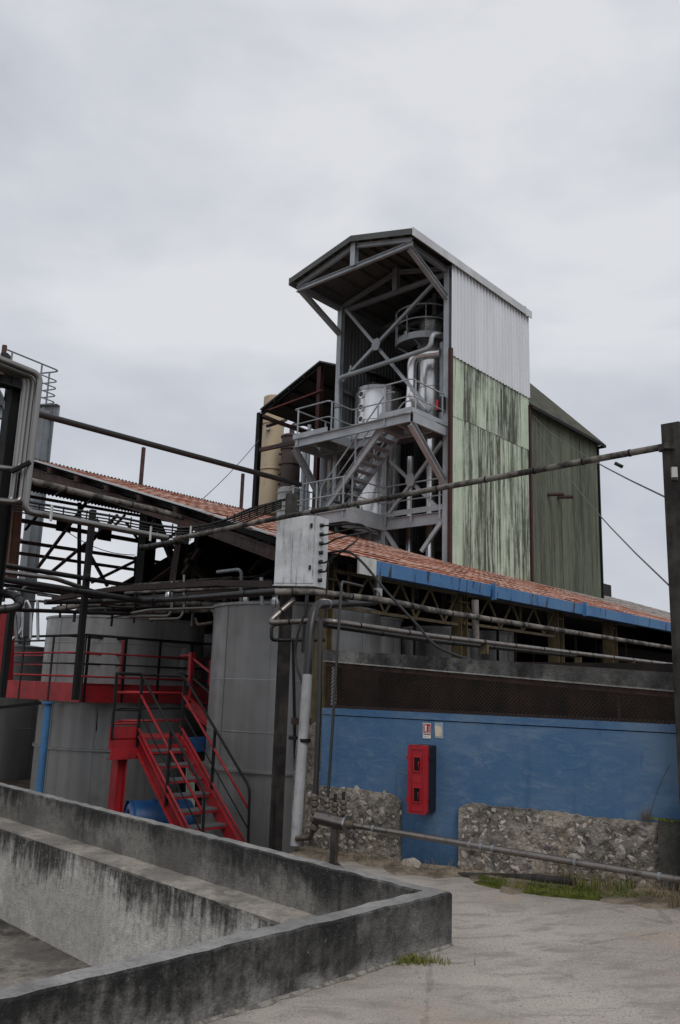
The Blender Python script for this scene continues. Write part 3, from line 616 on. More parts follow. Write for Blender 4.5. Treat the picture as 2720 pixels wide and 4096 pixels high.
for nm, p, q in (('edge_beam', (-2, .16), (-2, 5.26)), ('edge_beam', (-2, .16), (0, .16)), ('edge_beam', (-2, 5.26), (0, 5.26)), ('edge_beam', (-.75, .2), (-.75, 5.2)), ('joist', (-1.95, 3.62), (-.8, 3.62)), ('joist', (-1.95, 1.35), (-.8, 1.35)), ('joist', (-1.95, 4.4), (-.1, 4.4)), ('joist', (-1.95, .75), (-.1, .75))):
    d = V((q[0]-p[0], q[1]-p[1], 0)).normalized()*.06
    MB().ch(G(p[0]+d.x, p[1]+d.y, ZU-.17), G(q[0]-d.x, q[1]-d.y, ZU-.17), .09, .30).build(nm, MT['galv' if nm == 'edge_beam' else 'galvd'], up)
n = N('steel grating', .5, .3); n.col((.13, .135, .14)); MT['grate'] = n.m
for (aa, ab_, ba, bb) in ((-1.94, -.8, 3.64, 5.2), (-1.94, -.8, .2, 1.33), (-.7, .6, .1, 5.2)):
    MB().prism([G(aa, ba, ZU-.02), G(ab_, ba, ZU-.02), G(ab_, bb, ZU-.02), G(aa, bb, ZU-.02)], Z*.03).build('deck_plate', MT['grate'], up)
def toe(par, p, q, z, h=.16):
    MB().beam(G(p[0], p[1], z+h/2), G(q[0], q[1], z+h/2), .012, h).build('toe_board', MT['galv'], par)
toe(up, (-2.02, 3.64), (-2.02, 5.26), ZU); toe(up, (-2, 5.28), (-.1, 5.28), ZU); toe(up, (-2.02, .14), (-2.02, 1.4), ZU); toe(up, (-2, .14), (-.15, .14), ZU); toe(up, (-1.9, 3.62), (-.8, 3.62), ZU); toe(up, (-.8, 3.6), (-.8, 1.4), ZU)
rail_run(up, [g0(-.15, 5.26), g0(-2.0, 5.26), g0(-2.0, 3.62), g0(-.78, 3.62), g0(-.78, 2.2)], ZU)
rail_run(up, [g0(-2.0, 1.36), g0(-2.0, .16), g0(-.2, .16)], ZU)
for b_ in (.2, 5.2): MB().ib(G(-1.95, b_, ZU-.36), G(-.1, b_, 8.35 if b_ < 1 else 7.95), .18, .2).build('knee_brace', MT['galv'], up)
lp = thing('lower_platform', 'lower galvanised steel platform and landing at the tower foot', 'platform', G(-1, 4, 7.0))
ZL = 7.45
for p, q in (((-2, 2.75), (-2, 5.3)), ((-2, 2.75), (0, 2.75)), ((-2, 5.3), (0, 5.3)), ((-.05, .3), (-.05, 2.7))):
    MB().ch(G(p[0], p[1], ZL-.22), G(q[0], q[1], ZL-.22), .1, .38).build('edge_beam', MT['galv'], lp)
MB().prism([G(-1.95, 2.8, ZL-.05), G(-.05, 2.8, ZL-.05), G(-.05, 5.25, ZL-.05), G(-1.95, 5.25, ZL-.05)], Z*.03).build('deck_plate', MT['grate'], lp)
MB().prism([G(.05, .3, ZL-.05), G(1.6, .3, ZL-.05), G(1.6, 5, ZL-.05), G(.05, 5, ZL-.05)], Z*.03).build('deck_plate', MT['grate'], lp)
toe(lp, (-2.03, 2.75), (-2.03, 5.3), ZL-.02, .14); toe(lp, (-2, 2.72), (-.1, 2.72), ZL-.02, .14); toe(lp, (-.09, .3), (-.09, 2.7), ZL+.03, .18)
rail_run(lp, [g0(-.1, 5.3), g0(-2.0, 5.3), g0(-2.0, 2.78)], ZL); rail_run(lp, [g0(-1.9, 2.75), g0(-.1, 2.75), g0(-.1, .32)], ZL)
MB().ib(G(-1.9, 2.9, ZL-.5), G(-.05, 2.9, ZL-.5), .12, .15).build('under_beam', MT['galvd'], lp)
st = thing('tower_stair', 'steep galvanised steel stair between the two tower platforms', 'stairs', G(-1.3, 3.9, ZL))
for a_ in (-1.78, -.86): MB().ch(G(a_, 3.98, 7.5), G(a_, 1.38, 10.12), .07, .24, up=L+Z, side=1 if a_ > -1 else -1).build('stringer', MT['galv' if a_ < -1 else 'galvd'], st)
for i in range(11):
    t = (i+.5)/11; p = 3.92+(1.42-3.92)*t; z = 7.52+(10.1-7.52)*t
    MB().box(G(-1.32, p, z), R*.42, L*.13, Z*.02).build('tread', MT['galvd'], st)
for a_ in (-1.8, -.84):
    MB().tube([G(a_, 4.05, 7.7), G(a_, 4.05, 8.35), G(a_, 1.35, 11.1), G(a_, 1.0, 11.1)], .026, 8, .15).build('handrail', MT['galv'], st)
    MB().tube([G(a_, 3.95, 7.98), G(a_, 1.4, 10.6)], .02, 8).build('mid_rail', MT['galv'], st)
    for t in (.2, .55, .9): MB().beam(G(a_, 3.98-2.6*t, 7.5+2.62*t), G(a_, 3.98-2.6*t, 8.42+2.62*t), .02, .06, R).build('baluster', MT['galv'], st)
# ---------------------------------------------------------------- vessels in the tower
c = pa(1512, 1620, 1.25); c.z = 0; rv = .88
ztop = pa(1512, 1528, .5).z
ve = thing('porthole_still', 'shiny stainless still with a row of round portholes behind the upper railing', 'vessel', c+Z*5.6)
MB().lathe(c, [(rv, 5.6), (rv, ztop-.2)], 40).build('shell', MT['inox'], ve)
MB().lathe(c, [(rv+.02, ztop-.2), (rv+.02, ztop-.06), (rv-.1, ztop+.03), (.3, ztop+.1), (.05, ztop+.12)], 40).build('lid', MT['inoxd'], ve)
for z_ in (8.6, 9.6, 10.6, 11.35): MB().lathe(c, [(rv+.001, z_-.012), (rv+.008, z_), (rv+.001, z_+.012)], 40, cap=False).build('seam_band', MT['inoxd'], ve)
tocam = (V((0, 0, 0))-c).normalized(); tl_ = (tocam*1.0 - V((tocam.y, -tocam.x, 0))*-.0).normalized()
sideL = V((tocam.y, -tocam.x, 0)); sideL = sideL if sideL.x < 0 else -sideL
dpt = (tocam*.74+sideL*.67).normalized()
for y in (1578, 1630, 1678, 1928, 2034):
    z_ = hit(1445, y, c+dpt*rv, tocam).z; p = c+dpt*rv+Z*z_
    po = MB().lathe(p, [(.145, -.03), (.145, .05), (.10, .055), (.10, .0)], 20, axis=dpt, cap=False).build('porthole', MT['inox'], ve)
    MB().cyl(p+dpt*.03, p+dpt*.04, .10, 20).build('glass', MT['darkglass'], po)
MB().tube([c+Z*(ztop+.08)+L*.2, c+Z*(ztop+.4)+L*.2, c+Z*(ztop+.42)+L*.95], .04, 8, .12).build('vent_pipe', MT['inoxd'], ve)
MB().cyl(c+dpt*(rv-.02)-sideL*.0+Z*(ZU+.05), c+dpt*(rv+.18)+Z*(ZU+.05), .2, 16).build('manhole', MT['inoxd'], ve)
c2 = pa(1728, 1500, 1.3); c2.z = 0; r2 = .50
zt2 = pa(1728, 1292, 1.3).z; zb2 = pa(1728, 1640, .9).z; zpl = pa(1728, 1372, 1.3).z
co = thing('distillation_column', 'mirror finished distillation column with a ring platform under the tower roof', 'column', c2+Z*zb2)
MB().lathe(c2, [(.3, zb2-.35), (r2, zb2), (r2, zpl-.1), (r2*.9, zpl), (r2*.86, zt2-.1)], 36).build('shell', MT['inox'], co)
MB().lathe(c2, [(r2*.98, zt2-.16), (r2*.98, zt2), (r2*.9, zt2+.05), (.1, zt2+.16)], 36).build('head_flange', MT['inoxd'], co)
for z_ in (zb2+.9, zb2+1.9, zpl-.3): MB().lathe(c2, [(r2+.001, z_-.012), (r2+.01, z_), (r2+.001, z_+.012)], 36, cap=False).build('seam_band', MT['inoxd'], co)
MB().cyl(c2+Z*5.6, c2+Z*(zb2-.3), .16, 16).build('foot_pipe', MT['inox'], co)
rp_ = thing('ring_platform', 'round caged walkway encircling the top of the distillation column', 'platform', c2+Z*zpl)
rr_ = 1.12; cc_ = c2+L*.28
MB().lathe(cc_, [(rr_, zpl-.18), (rr_, zpl+.06), (rr_-.03, zpl+.06), (rr_-.03, zpl-.18)], 40, cap=False).build('kick_band', MT['galv'], rp_)
MB().lathe(cc_, [(r2+.02, zpl-.16), (rr_-.04, zpl-.16), (rr_-.04, zpl-.12), (r2+.02, zpl-.12)], 40, cap=False).build('deck_plate', MT['grate'], rp_)
for h in (.55, 1.05): MB().lathe(cc_, [(rr_-.02, zpl+h), (rr_+.02, zpl+h), (rr_+.02, zpl+h+.04), (rr_-.02, zpl+h+.04), (rr_-.02, zpl+h)], 40, cap=False).build('rail', MT['galv'], rp_)
for i in range(10):
    a = 2*PI*i/10+.2; p = cc_+V((math.cos(a), math.sin(a), 0))*rr_; MB().beam(p+Z*(zpl-.1), p+Z*(zpl+1.05), .03, .05, V((math.cos(a), math.sin(a), 0))).build('rail_post', MT['galv'], rp_)
for i in range(6):
    a = 2*PI*i/6; p = cc_+V((math.cos(a), math.sin(a), 0))*(rr_-.1); MB().beam(p+Z*(zpl-.16), c2+V((math.cos(a), math.sin(a), 0))*r2+Z*(zpl-.6), .05, .05).build('bracket', MT['galvd'], rp_)
p0 = pa(1628, 1305, 1.3); MB().lathe(V((p0.x, p0.y, 0)), [(.14, zpl-.1), (.14, zpl+.72), (.1, zpl+.76)], 18).build('condenser_pot', MT['inoxd'], label='small dull steel pot standing on the ring walkway', cat='pot')
MB().tube([pa(1636, 1640, .2)+Z*-.3, pa(1645, 1570, .2), pa(1647, 1450, .2), pa(1664, 1422, .2), pa(1760, 1412, .5)], .16, 16, .42, 8).build('vapour_pipe', MT['inox'], label='fat mirror finished vapour pipe bending down beside the distillation column', cat='pipe')
MB().tube([pa(1650, 1572, .15), pa(1660, 1600, .2), pa(1700, 1640, .5)], .19, 14, .1).build('vapour_duct', MT['inox'], label='short mitred duct at the foot of the fat vapour pipe', cat='duct')
p0 = pa(1774, 1372, .6); MB().cyl(V((p0.x, p0.y, ZU)), p0, .13, 16).build('riser_pipe', MT['galv'], label='plain grey riser pipe against the tower corner post', cat='pipe')
pt = [pa(1350, 1735, -.5), pa(1350, 1515, -.5), pa(1640, 1419, -.3), pa(1722, 1392, -.3), pa(1728, 1336, -.3), pa(1760, 1338, .2)]
pi_ = thing('overhead_pipe', 'long grey pipe rising from the platform and sloping across the tower front', 'pipe', pt[0])
MB().tube(pt, .085, 12, .28, 7).build('pipe_run', MT['galv'], pi_)
q = pa(1402, 1496, -.45); MB().cyl(q, q+Z*.32, .035, 10).build('air_vent', MT['galv'], pi_); MB().cyl(q+Z*.12, q+Z*.16, .07, 10).build('flange', MT['galv'], pi_); q2 = pa(1350, 1628, -.5); MB().lathe(q2, [(.12, -.04), (.12, .04)], 14).build('clamp', MT['galvd'], pi_)
for x, rr, lab in ((1640, .13, 'slim mirrored column left of the lower cross brace'), (1563, .14, 'slim steel column beside the lower platform stair'), (1728, .1, 'thin steel downpipe nearest the green wall in the lower tower')):
    p0 = pa(x, 2000, 1.6); MB().cyl(V((p0.x, p0.y, 5.6)), V((p0.x, p0.y, ZU-.2)), rr, 14).build('process_column', MT['inox'], label=lab, cat='pipe')
p0 = pa(1490, 2150, .9); MB().lathe(V((p0.x, p0.y, 0)), [(.42, 5.6), (.42, 7.2), (.3, 7.35)], 24).build('receiver_tank', MT['inoxd'], label='squat steel receiver tank under the lower platform', cat='tank')
ex = thing('fire_extinguisher', 'small red fire extinguisher standing at the platform corner by the green wall', 'extinguisher', pa(1748, 1640, -.3))
p0 = ORG[ex]; MB().lathe(p0, [(.05, 0), (.05, .3), (.02, .36)], 12).build('cylinder', MT['redplastic'], ex); MB().cyl(p0+Z*.36, p0+Z*.42, .025, 8).build('valve_head', MT['blkplastic'], ex)
p0 = pa(1763, 1640, -.2); MB().box(p0+Z*.2, R*.08, L*.14, Z*.24).build('control_box', MT['blkplastic'], label='black control box beside the red extinguisher on the platform', cat='box')

# ---------------------------------------------------------------- dark green annex
an = thing('green_annex', 'mould blackened green corrugated annex behind the tower', 'building', G(8.2, 2, 5.6))
k = 7; ea = [5.2+(11.35-5.2)*i/k for i in range(k+1)]
for i in range(k): corr(G(ea[i], .12-.006*(i % 2), 0), R, ea[i+1]-ea[i]+.02, 5.3, 12.36, -L, jag=.03, rnd=rnd).build('wall_sheet', MT['olive'], an)
for i in range(5): corr(G(11.33, .14+i*1.0, 0), L, 1.0, 5.3, 12.36, R, jag=.03).build('wall_sheet', MT['olive'], an)
H = pb(2118, 1533, 3.0); ha, hb, hz = abz(H)
n = N('mossy roof sheet', .85, 0, .2); n.col(n.mix(n.step(n.noise(2.5, detail=8), .4, .65), (.085, .085, .06), (.04, .042, .03))); n.bump(n.noise(30), .02); MT['mossroof'] = n.m
e0, e1_ = G(5.1, -.12, 12.40), G(11.55, -.12, 12.40); e2_ = G(11.55, 6, 12.40); Hb = G(4.6, hb, hz)
m_ = MB(); m_.prism([e0, e1_, H, Hb], Z*.04+L*.01); m_.build('roof_slope', MT['mossroof'], an)
m_ = MB(); m_.prism([e1_, e2_, H], Z*.04); m_.build('roof_slope', MT['mossroof'], an)
MB().beam(G(5.1, -.14, 12.33), G(11.6, -.14, 12.33), .05, .12).build('eave_board', MT['black'], an)
MB().beam(G(11.58, -.1, 12.33), G(11.58, 5, 12.33), .05, .12).build('eave_board', MT['black'], an)
MB().beam(G(11.3, .08, 5.3), G(11.3, .08, 12.3), .08, .08, R).build('corner_trim', MT['black'], an)
for i, (x, y) in enumerate(((2192, 1978), (2232, 1988))):
    p0 = pb(x, y, .1); MB().cyl(p0, p0-L*.62-Z*.05+R*.1, .075, 12).build('outlet_spout', MT['brownpaint'], an)
# ---------------------------------------------------------------- shed behind the tower
bsd = thing('rear_shed', 'dark open shed with a sloping roof behind the tower on the left', 'shed', G(3, 9, 5.6))
A3 = 1.5
P1, P2, P3 = pa(1040, 1640, A3), pa(1277, 1448, A3), pa(1300, 1452, A3)
a_, b1_, z1_ = abz(P1); _, b2_, z2_ = abz(P2)
for i in range(4): MB().prism([G(A3+i*1.5, b1_, z1_), G(A3+i*1.5, b2_, z2_), G(A3+i*1.5+1.49, b2_, z2_), G(A3+i*1.5+1.49, b1_, z1_)], Z*.06).build('roof_sheet', MT['roofsheet'], bsd)
for i in range(4): MB().prism([G(A3+i*1.5, b2_, z2_+.01), G(A3+i*1.5, b2_-3, z2_-1.2), G(A3+i*1.5+1.49, b2_-3, z2_-1.2), G(A3+i*1.5+1.49, b2_, z2_+.01)], Z*.06).build('roof_sheet', MT['roofsheet'], bsd)
MB().ib(P1-Z*.14+R*.1, P2-Z*.14+R*.1, .12, .16).build('rafter', MT['black'], bsd)
for q in (.25, .5, .75): MB().beam(P1.lerp(P2, q)-Z*.1, P1.lerp(P2, q)-Z*.1+R*5.5, .08, .1).build('purlin', MT['black'], bsd)
pp = pa(1040, 1652, A3+.1); MB().ib(V((pp.x, pp.y, 5.2)), pp, .2, .2, .02, R).build('post', MT['black'], bsd)
pp = pa(1283, 1470, A3+.15); MB().ib(V((pp.x, pp.y, 5.2)), pp, .2, .2, .02, R).build('post', MT['darkred'], bsd)
MB().beam(pa(1045, 1665, A3+.2), pa(1045, 1665, A3+.2)+R*4, .12, .15).build('eave_beam', MT['brown'], bsd)
MB().beam(pa(1040, 1800, A3), pa(1190, 1768, A3), .12, .16).build('cross_beam', MT['brown'], bsd)
MB().beam(pa(1050, 1662, A3), pa(1240, 1740, A3+2), .1, .12).build('tie', MT['brown'], bsd); MB().beam(pa(1068, 1705, A3), pa(1145, 1680, A3+2), .1, .12).build('tie', MT['brown'], bsd)
MB().beam(pa(1075, 1640, A3), pa(1290, 1560, A3), .06, .06).build('tie', MT['redrust'], bsd)
for i in range(5): corr(G(A3+5.9, b2_-3+i*1.6, 0), L, 1.6, 5.4, z1_+.1, -R, .2, .017, True).build('rear_sheet', MT['dark'], bsd)
Y_ = 33
def lathe_px(nm, xl, xr, yt, yb, Y, mat, lab, cat, extra=None, n_=28):
    pl, pr = pd(xl, yt, Y), pd(xr, yt, Y); c = (pl+pr)/2; r = (pr-pl).length/2; zb = pd((xl+xr)/2, yb, Y).z; t = thing(nm, lab, cat, V((c.x, c.y, zb)))
    cc = V((c.x, c.y, 0)); MB().lathe(cc, [(r, zb), (r, c.z-.05), (r*.9, c.z)], n_).build('shell', mat, t)
    for z in (extra or []):
        zz = pd((xl+xr)/2, z, Y).z; MB().lathe(cc, [(r+.002, zz-.05), (r+.05, zz-.03), (r+.05, zz+.03), (r+.002, zz+.05)], n_, cap=False).build('flange', mat, t)
    return t, cc, r
t, cc, r = lathe_px('cream_stack', 1056, 1142, 1590, 2060, 39, MT['cream'], 'tall cream coloured stack at the far left of the rear shed', 'stack', (1700, 1882))
MB().cyl(cc+V((-.2, -r, pd(1105, 1730, 39).z)), cc+V((-.2, -r-.25, pd(1105, 1730, 39).z)), .12, 10).build('lamp', MT['white'], t)
t, cc, r = lathe_px('brown_column', 1128, 1206, 1742, 1965, 38, MT['brownpaint'], 'dark brown flanged column beside the cream stack', 'column', (1750, 1800, 1860, 1955))
MB().tube([cc+Z*(pd(1167, 1742, 38).z-.05), cc+Z*(pd(1167, 1700, 38).z), cc+Z*(pd(1167, 1692, 38).z)+V((1.2, 0, .1))], .12, 10, .2).build('outlet_pipe', MT['brownpaint'], t)
for y in (1780, 1820, 1860, 1900, 1940):
    z_ = pd(1167, y, 38).z; MB().cyl(cc+V((-r*.95, -.1, z_)), cc+V((-r*1.2, -.1, z_)), .07, 8).build('nozzle', MT['brownpaint'], t)
t, cc, r = lathe_px('white_vessel', 1112, 1208, 1955, 2075, 37, MT['white'], 'grubby white vessel with bolted rings below the brown column', 'vessel', (1975, 2010, 2030, 2048))
for i, (x, y0, y1, rr, mt, lab) in enumerate(((1218, 1790, 2050, .09, 'galv', 'thin pale pipe right of the brown column'), (1238, 1700, 2050, .07, 'galv', 'slim grey pipe between brown column and red post'), (1300, 1790, 2040, .16, 'galvd', 'thick grey riser behind the lower platform railing'), (1320, 1760, 2040, .12, 'white', 'white pipe under the left end of the upper platform'))):
    p0, p1 = pd(x, y0, 29.5), pd(x, y1, 29.5); MB().cyl(V((p0.x, p0.y, p1.z)), p0, rr, 12).build('riser_pipe', MT[mt], label=lab, cat='pipe')
# ================================================================ main roof
BE, ZE, BR_, ZR = -6.56, 3.70, 4.6, 7.14
SL = (ZR-ZE)/(BR_-BE); AL, AR = -12.3, 24.
def zt(b): return ZE+SL*(b-BE)
RL_ = (BR_-BE)/17
def rooftile():
    n = N('rusted red roof sheet', .75, .05, .3)
    da = n.new('ShaderNodeVectorMath'); da.operation = 'DOT_PRODUCT'; n.set(da.inputs[0], n.pos); da.inputs[1].default_value = R
    db = n.new('ShaderNodeVectorMath'); db.operation = 'DOT_PRODUCT'; n.set(db.inputs[0], n.pos); db.inputs[1].default_value = L
    a, b = da.outputs['Value'], db.outputs['Value']
    cx = n.new('ShaderNodeCombineXYZ'); n.set(cx.inputs[0], n.math('FLOOR', n.math('MULTIPLY', a, 1.3))); n.set(cx.inputs[1], n.math('FLOOR', n.math('MULTIPLY', b, 1.55)))
    w = n.new('ShaderNodeTexWhiteNoise'); w.noise_dimensions = '2D'; n.set(w.inputs['Vector'], cx.outputs[0])
    ab = n.new('ShaderNodeCombineXYZ'); n.set(ab.inputs[0], n.math('MULTIPLY', a, .9)); n.set(ab.inputs[1], n.math('MULTIPLY', b, 7.))
    s = n.noise(1.4, ab.outputs[0], 6, .65); f = n.noise(3, detail=7, rough=.7)
    c = n.mix(w.outputs['Value'], (.28, .088, .046), (.40, .165, .10)); c = n.mix(n.step(f, .5, .68, 0, .45), c, (.19, .06, .034))
    row = n.math('FRACT', n.math('MULTIPLY', n.math('SUBTRACT', b, Q0.dot(L)+BE), 1/RL_*2)); w2 = n.math('FRACT', n.math('MULTIPLY', w.outputs['Value'], 7.7))
    c = n.mix(n.math('MULTIPLY', n.step(row, .42, .30), n.step(n.math('ADD', n.math('MULTIPLY', s, .8), n.math('MULTIPLY', w2, .35)), .44, .62, 0, .85)), c, (.60, .46, .39))
    c = n.mix(n.step(row, .93, .97, 0, .5), c, (.05, .02, .014)); c = n.mix(n.step(f, .65, .72, 0, .5), c, (.09, .045, .03))
    aq = n.math('SUBTRACT', a, Q0.dot(R)); gw = n.step(n.math('ADD', aq, n.math('MULTIPLY', n.noise(1.2), 6.)), 6.5, 11.)
    g = n.mix(n.step(s, .4, .62), (.20, .165, .145), (.46, .43, .40))
    n.col(n.mix(gw, c, g)); n.bump(n.noise(50), .01, .4); return n.m
MT['rooftile'] = rooftile()
rf = thing('factory_roof', 'long rust red sheet roof with a blue gutter in front of the tower', 'roof', G(0, -6, 3.6))
rows = 17; RL = (BR_-BE)/rows; cols = int((AR-AL)/.78); CW = (AR-AL)/cols
items = []
def al(b): return AL if b > -2.6 else AL+(b+2.6)*.2
for i in range(rows):
    for j in range(-5, cols):
        b0 = BE+RL*i; a_0 = AL+CW*j-(.3 if i % 2 and j else 0)
        if a_0+CW < al(b0+.3)+.1: continue
        if a_0 < al(b0+.3): a_0 = al(b0+.3)
        if b0+RL > .1 and b0 < 5.15 and -.15 < a_0+CW*.5 < 5.1: continue
        if b0+RL > .1 and 5 < a_0+CW*.5 < 11.4: continue
        c = G(a_0+CW/2, b0+RL/2, zt(b0)); dist = (c-CAM).length
        d = c-CAM; sx = d.dot(_r)/d.dot(_w); vis = abs(sx) < .42
        items.append((dist if vis else dist+100, i, j, a_0, b0))
items.sort(); rnd = random.Random(3); rest = MB()
tm = None
def tilegeo(m_, a_0, b0, lift, tw, i):
    k = 6; vs = []; th = .014
    b1 = b0+RL+.05; w_ = CW+.012
    for q in range(k+1):
        x = a_0+w_*q/k; h = .004*math.cos(PI*q)+lift
        za, zb = zt(b0)+.024+h+tw*q/k, zt(b1)+.004+h
        vs += [G(x, b0, za), G(x, b1, zb), G(x, b1, zb-th), G(x, b0, za-th)]
    fs = []
    for q in range(k):
        a, c = q*4, q*4+4; fs += [(a, c, c+1, a+1), (a+2, c+2, c+3, a+3), (a+3, c+3, c, a), (a+1, c+1, c+2, a+2)]
    fs += [(0, 1, 2, 3), (k*4+3, k*4+2, k*4+1, k*4)]
    m_.add(vs, fs)
for n_, (dd, i, j, a_0, b0) in enumerate(items):
    lift = rnd.random()*.008; tw_ = (rnd.random()-.5)*.02
    if n_ < 290: m_ = MB(); tilegeo(m_, a_0, b0, lift, tw_, i); m_.build('roof_sheet', MT['rooftile'], rf)
    else: tilegeo(rest, a_0, b0, lift, tw_, i)
rest.build('far_roof_sheets', MT['rooftile'], rf, kind='stuff')
# underside sheets coloured dark for the shade, far slope and trims
for (aa, ab_, ba, bb) in ((AL+.05, AR, BE+.1, -.05), (AL+.05, -.2, -.05, BR_), (11.5, AR, -.05, BR_)):
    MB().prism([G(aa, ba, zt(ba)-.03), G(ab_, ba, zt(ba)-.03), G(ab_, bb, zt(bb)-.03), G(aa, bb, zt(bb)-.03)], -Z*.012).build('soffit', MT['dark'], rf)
def corr_slope(a0_, a1_, b0, z0, b1, z1, pitch, amp, nm, mat, par):
    k = int((a1_-a0_)/pitch)*4; m_ = MB(); vs = []; fs = []
    for i in range(k+1):
        x = a0_+(a1_-a0_)*i/k; h = amp*math.cos(PI*i/2); vs += [G(x, b0, z0+h), G(x, b1, z1+h), G(x, b1, z1+h-.008), G(x, b0, z0+h-.008)]
    for i in range(k):
        a, c = i*4, i*4+4; fs += [(a, c, c+1, a+1), (a+2, c+2, c+3, a+3), (a+1, c+1, c+2, a+2), (a+3, c+3, c, a)]
    m_.add(vs, fs); return m_.build(nm, mat, par)
for i in range(9): corr_slope(AL+i*1.0, AL+i*1.0+.99, BR_-.05, ZR+.02, 6.05, 6.68, .11, .022, 'rear_sheet', MT['dark'], rf)
# rake trim and beam on the open gable
p = lambda b, dz, da=0: G(AL-.02+da, b, zt(b)+dz)
for u, v in ((BE+.0, -2.6), (-2.6, BR_)):
    P0, P1_ = G(al(u)-.02, u, zt(u)+.02), G(al(v)-.02, v, zt(v)+.02); MB().beam(P0, P1_, .05, .034).build('rake_trim', MT['trim'], rf)
    D_ = Z*-.30+R*.12; MB().ib(P0+D_, P1_+D_, .10, .20).build('rake_beam', MT['brown'], rf); D_ = Z*-.09+R*.25; MB().beam(P0+D_, P1_+D_, .03, .14).build('rake_gap_strip', MT['black'], rf)  # black strip stands in for the shaded gap above the rake beam
MB().prism([G(AL+.1, BE+.1, zt(BE+.1)-.03), G(al(BE+.1)+.05, BE+.1, zt(BE+.1)-.03), G(AL+.1, -2.65, zt(-2.65)-.03)], -Z*.012).build('soffit', MT['dark'], rf)
for q in range(9): b_ = BE+.9+q*1.2; MB().ch(G(AL-.1, b_, zt(b_)-.11), G(-.3 if b_ > 0 else AR-2, b_, zt(b_)-.11), .07, .12).build('purlin', MT['brown'], rf)
# gutter
gs = AL+.05
n = N('blue painted gutter', .5, 0, .4); s_ = n.noise(2.2, n.map(3, 3, .5), 7, .7); n.col(n.mix(n.step(s_, .55, .62), n.mix(n.step(n.noise(1.2), .35, .65), (.05, .15, .33), (.075, .19, .36)), (.018, .022, .03))); MT['gutter'] = n.m
zg = ZE-.02
gl = 3.0
gsg = [gs+.15, -8.6, -5.0, -1.5, 2.2, 6, 10, 14, 18, 23]
for i in range(len(gsg)-1):
    a_, c_ = gsg[i]+.003, gsg[i+1]-.003; m_ = MB()
    m_.prism([G(a_, BE-.16, zg-.195), G(c_, BE-.16, zg-.195), G(c_, BE-.18, zg+.02), G(a_, BE-.18, zg+.02)], L*.02)
    m_.prism([G(a_, BE-.14, zg-.195), G(c_, BE-.14, zg-.195), G(c_, BE+.02, zg-.195), G(a_, BE+.02, zg-.195)], Z*.02); m_.build('gutter', MT['gutter'], rf)
for x, y in ((1975, 2390), (2340, 2460)):
    q = pb(x, y-20, BE-.2); MB().beam(q+Z*.17, q-Z*.13, .09, .03, R).build('gutter_bracket', MT['gutter'], rf)
q = G(gs+.1, BE-.17, zg-.1); MB().box(q-R*.12, R*.2, L*.02, Z*.13).build('gutter_end', MT['white'], rf)
# yellow frame below the eave
BC = BE+.55
for i, (x, w_, lab) in enumerate(((1292, .2, 'grimy yellow column at the left corner of the eave'), (1838, .22, 'faded yellow column nearest behind the concrete beam'), (2224, .26, 'faded yellow double column in the middle below the blue gutter'), (2440, .26, 'faded yellow column farthest right below the blue gutter'))):
    q = pb(x, 2560, BC); cl = thing('yellow_column', lab, 'column', V((q.x, q.y, -.85)), 'yellow columns below the eave'); a_ = abz(q)[0]; zt_ = zt(BC)-.15
    MB().ib(V((q.x, q.y, -.85)), V((q.x, q.y, zt_)), w_, w_, .02, R).build('shaft', MT['yellow'], cl); MB().box(V((q.x, q.y, zt_-.3)), R*.2, L*.1, Z*.015).build('bracket_plate', MT['yellow'], cl)
def truss(x0, x1, yt0, yt1, yb0, yb1, k, lab):
    T0, T1, B0, B1 = pb(x0, yt0, BC-.05), pb(x1, yt1, BC-.05), pb(x0, yb0, BC-.05), pb(x1, yb1, BC-.05)
    t = thing('eave_truss', lab, 'truss', B0, 'yellow trusses below the eave')
    MB().beam(T0, T1, .05, .055).build('top_chord', MT['yellow'], t); MB().beam(B0, B1, .05, .05).build('bottom_chord', MT['yellow'], t)
    for i in range(k):
        u0, u1, um = i/k, (i+1)/k, (i+.5)/k
        MB().beam(B0.lerp(B1, um)-L*.0, T0.lerp(T1, u0), .03, .035).build('diagonal', MT['yellow'], t); MB().beam(B0.lerp(B1, um), T0.lerp(T1, u1), .03, .035).build('diagonal', MT['yellow'], t)
        if i % 2 == 0: MB().beam(B0.lerp(B1, um)+L*.05, T0.lerp(T1, um)+L*.05, .04, .045).build('strut', MT['yellow'], t)
truss(1330, 1828, 2282, 2376, 2425, 2498, 4, 'yellow lattice truss under the left stretch of the gutter')
truss(1850, 2215, 2378, 2446, 2492, 2546, 4, 'yellow lattice truss between the middle yellow columns')
MB().beam(pb(2255, 2455, BC), pb(2540, 2505, BC), .06, .09).build('eave_beam', MT['brown'], label='brown eave beam right of the double yellow column', cat='beam')
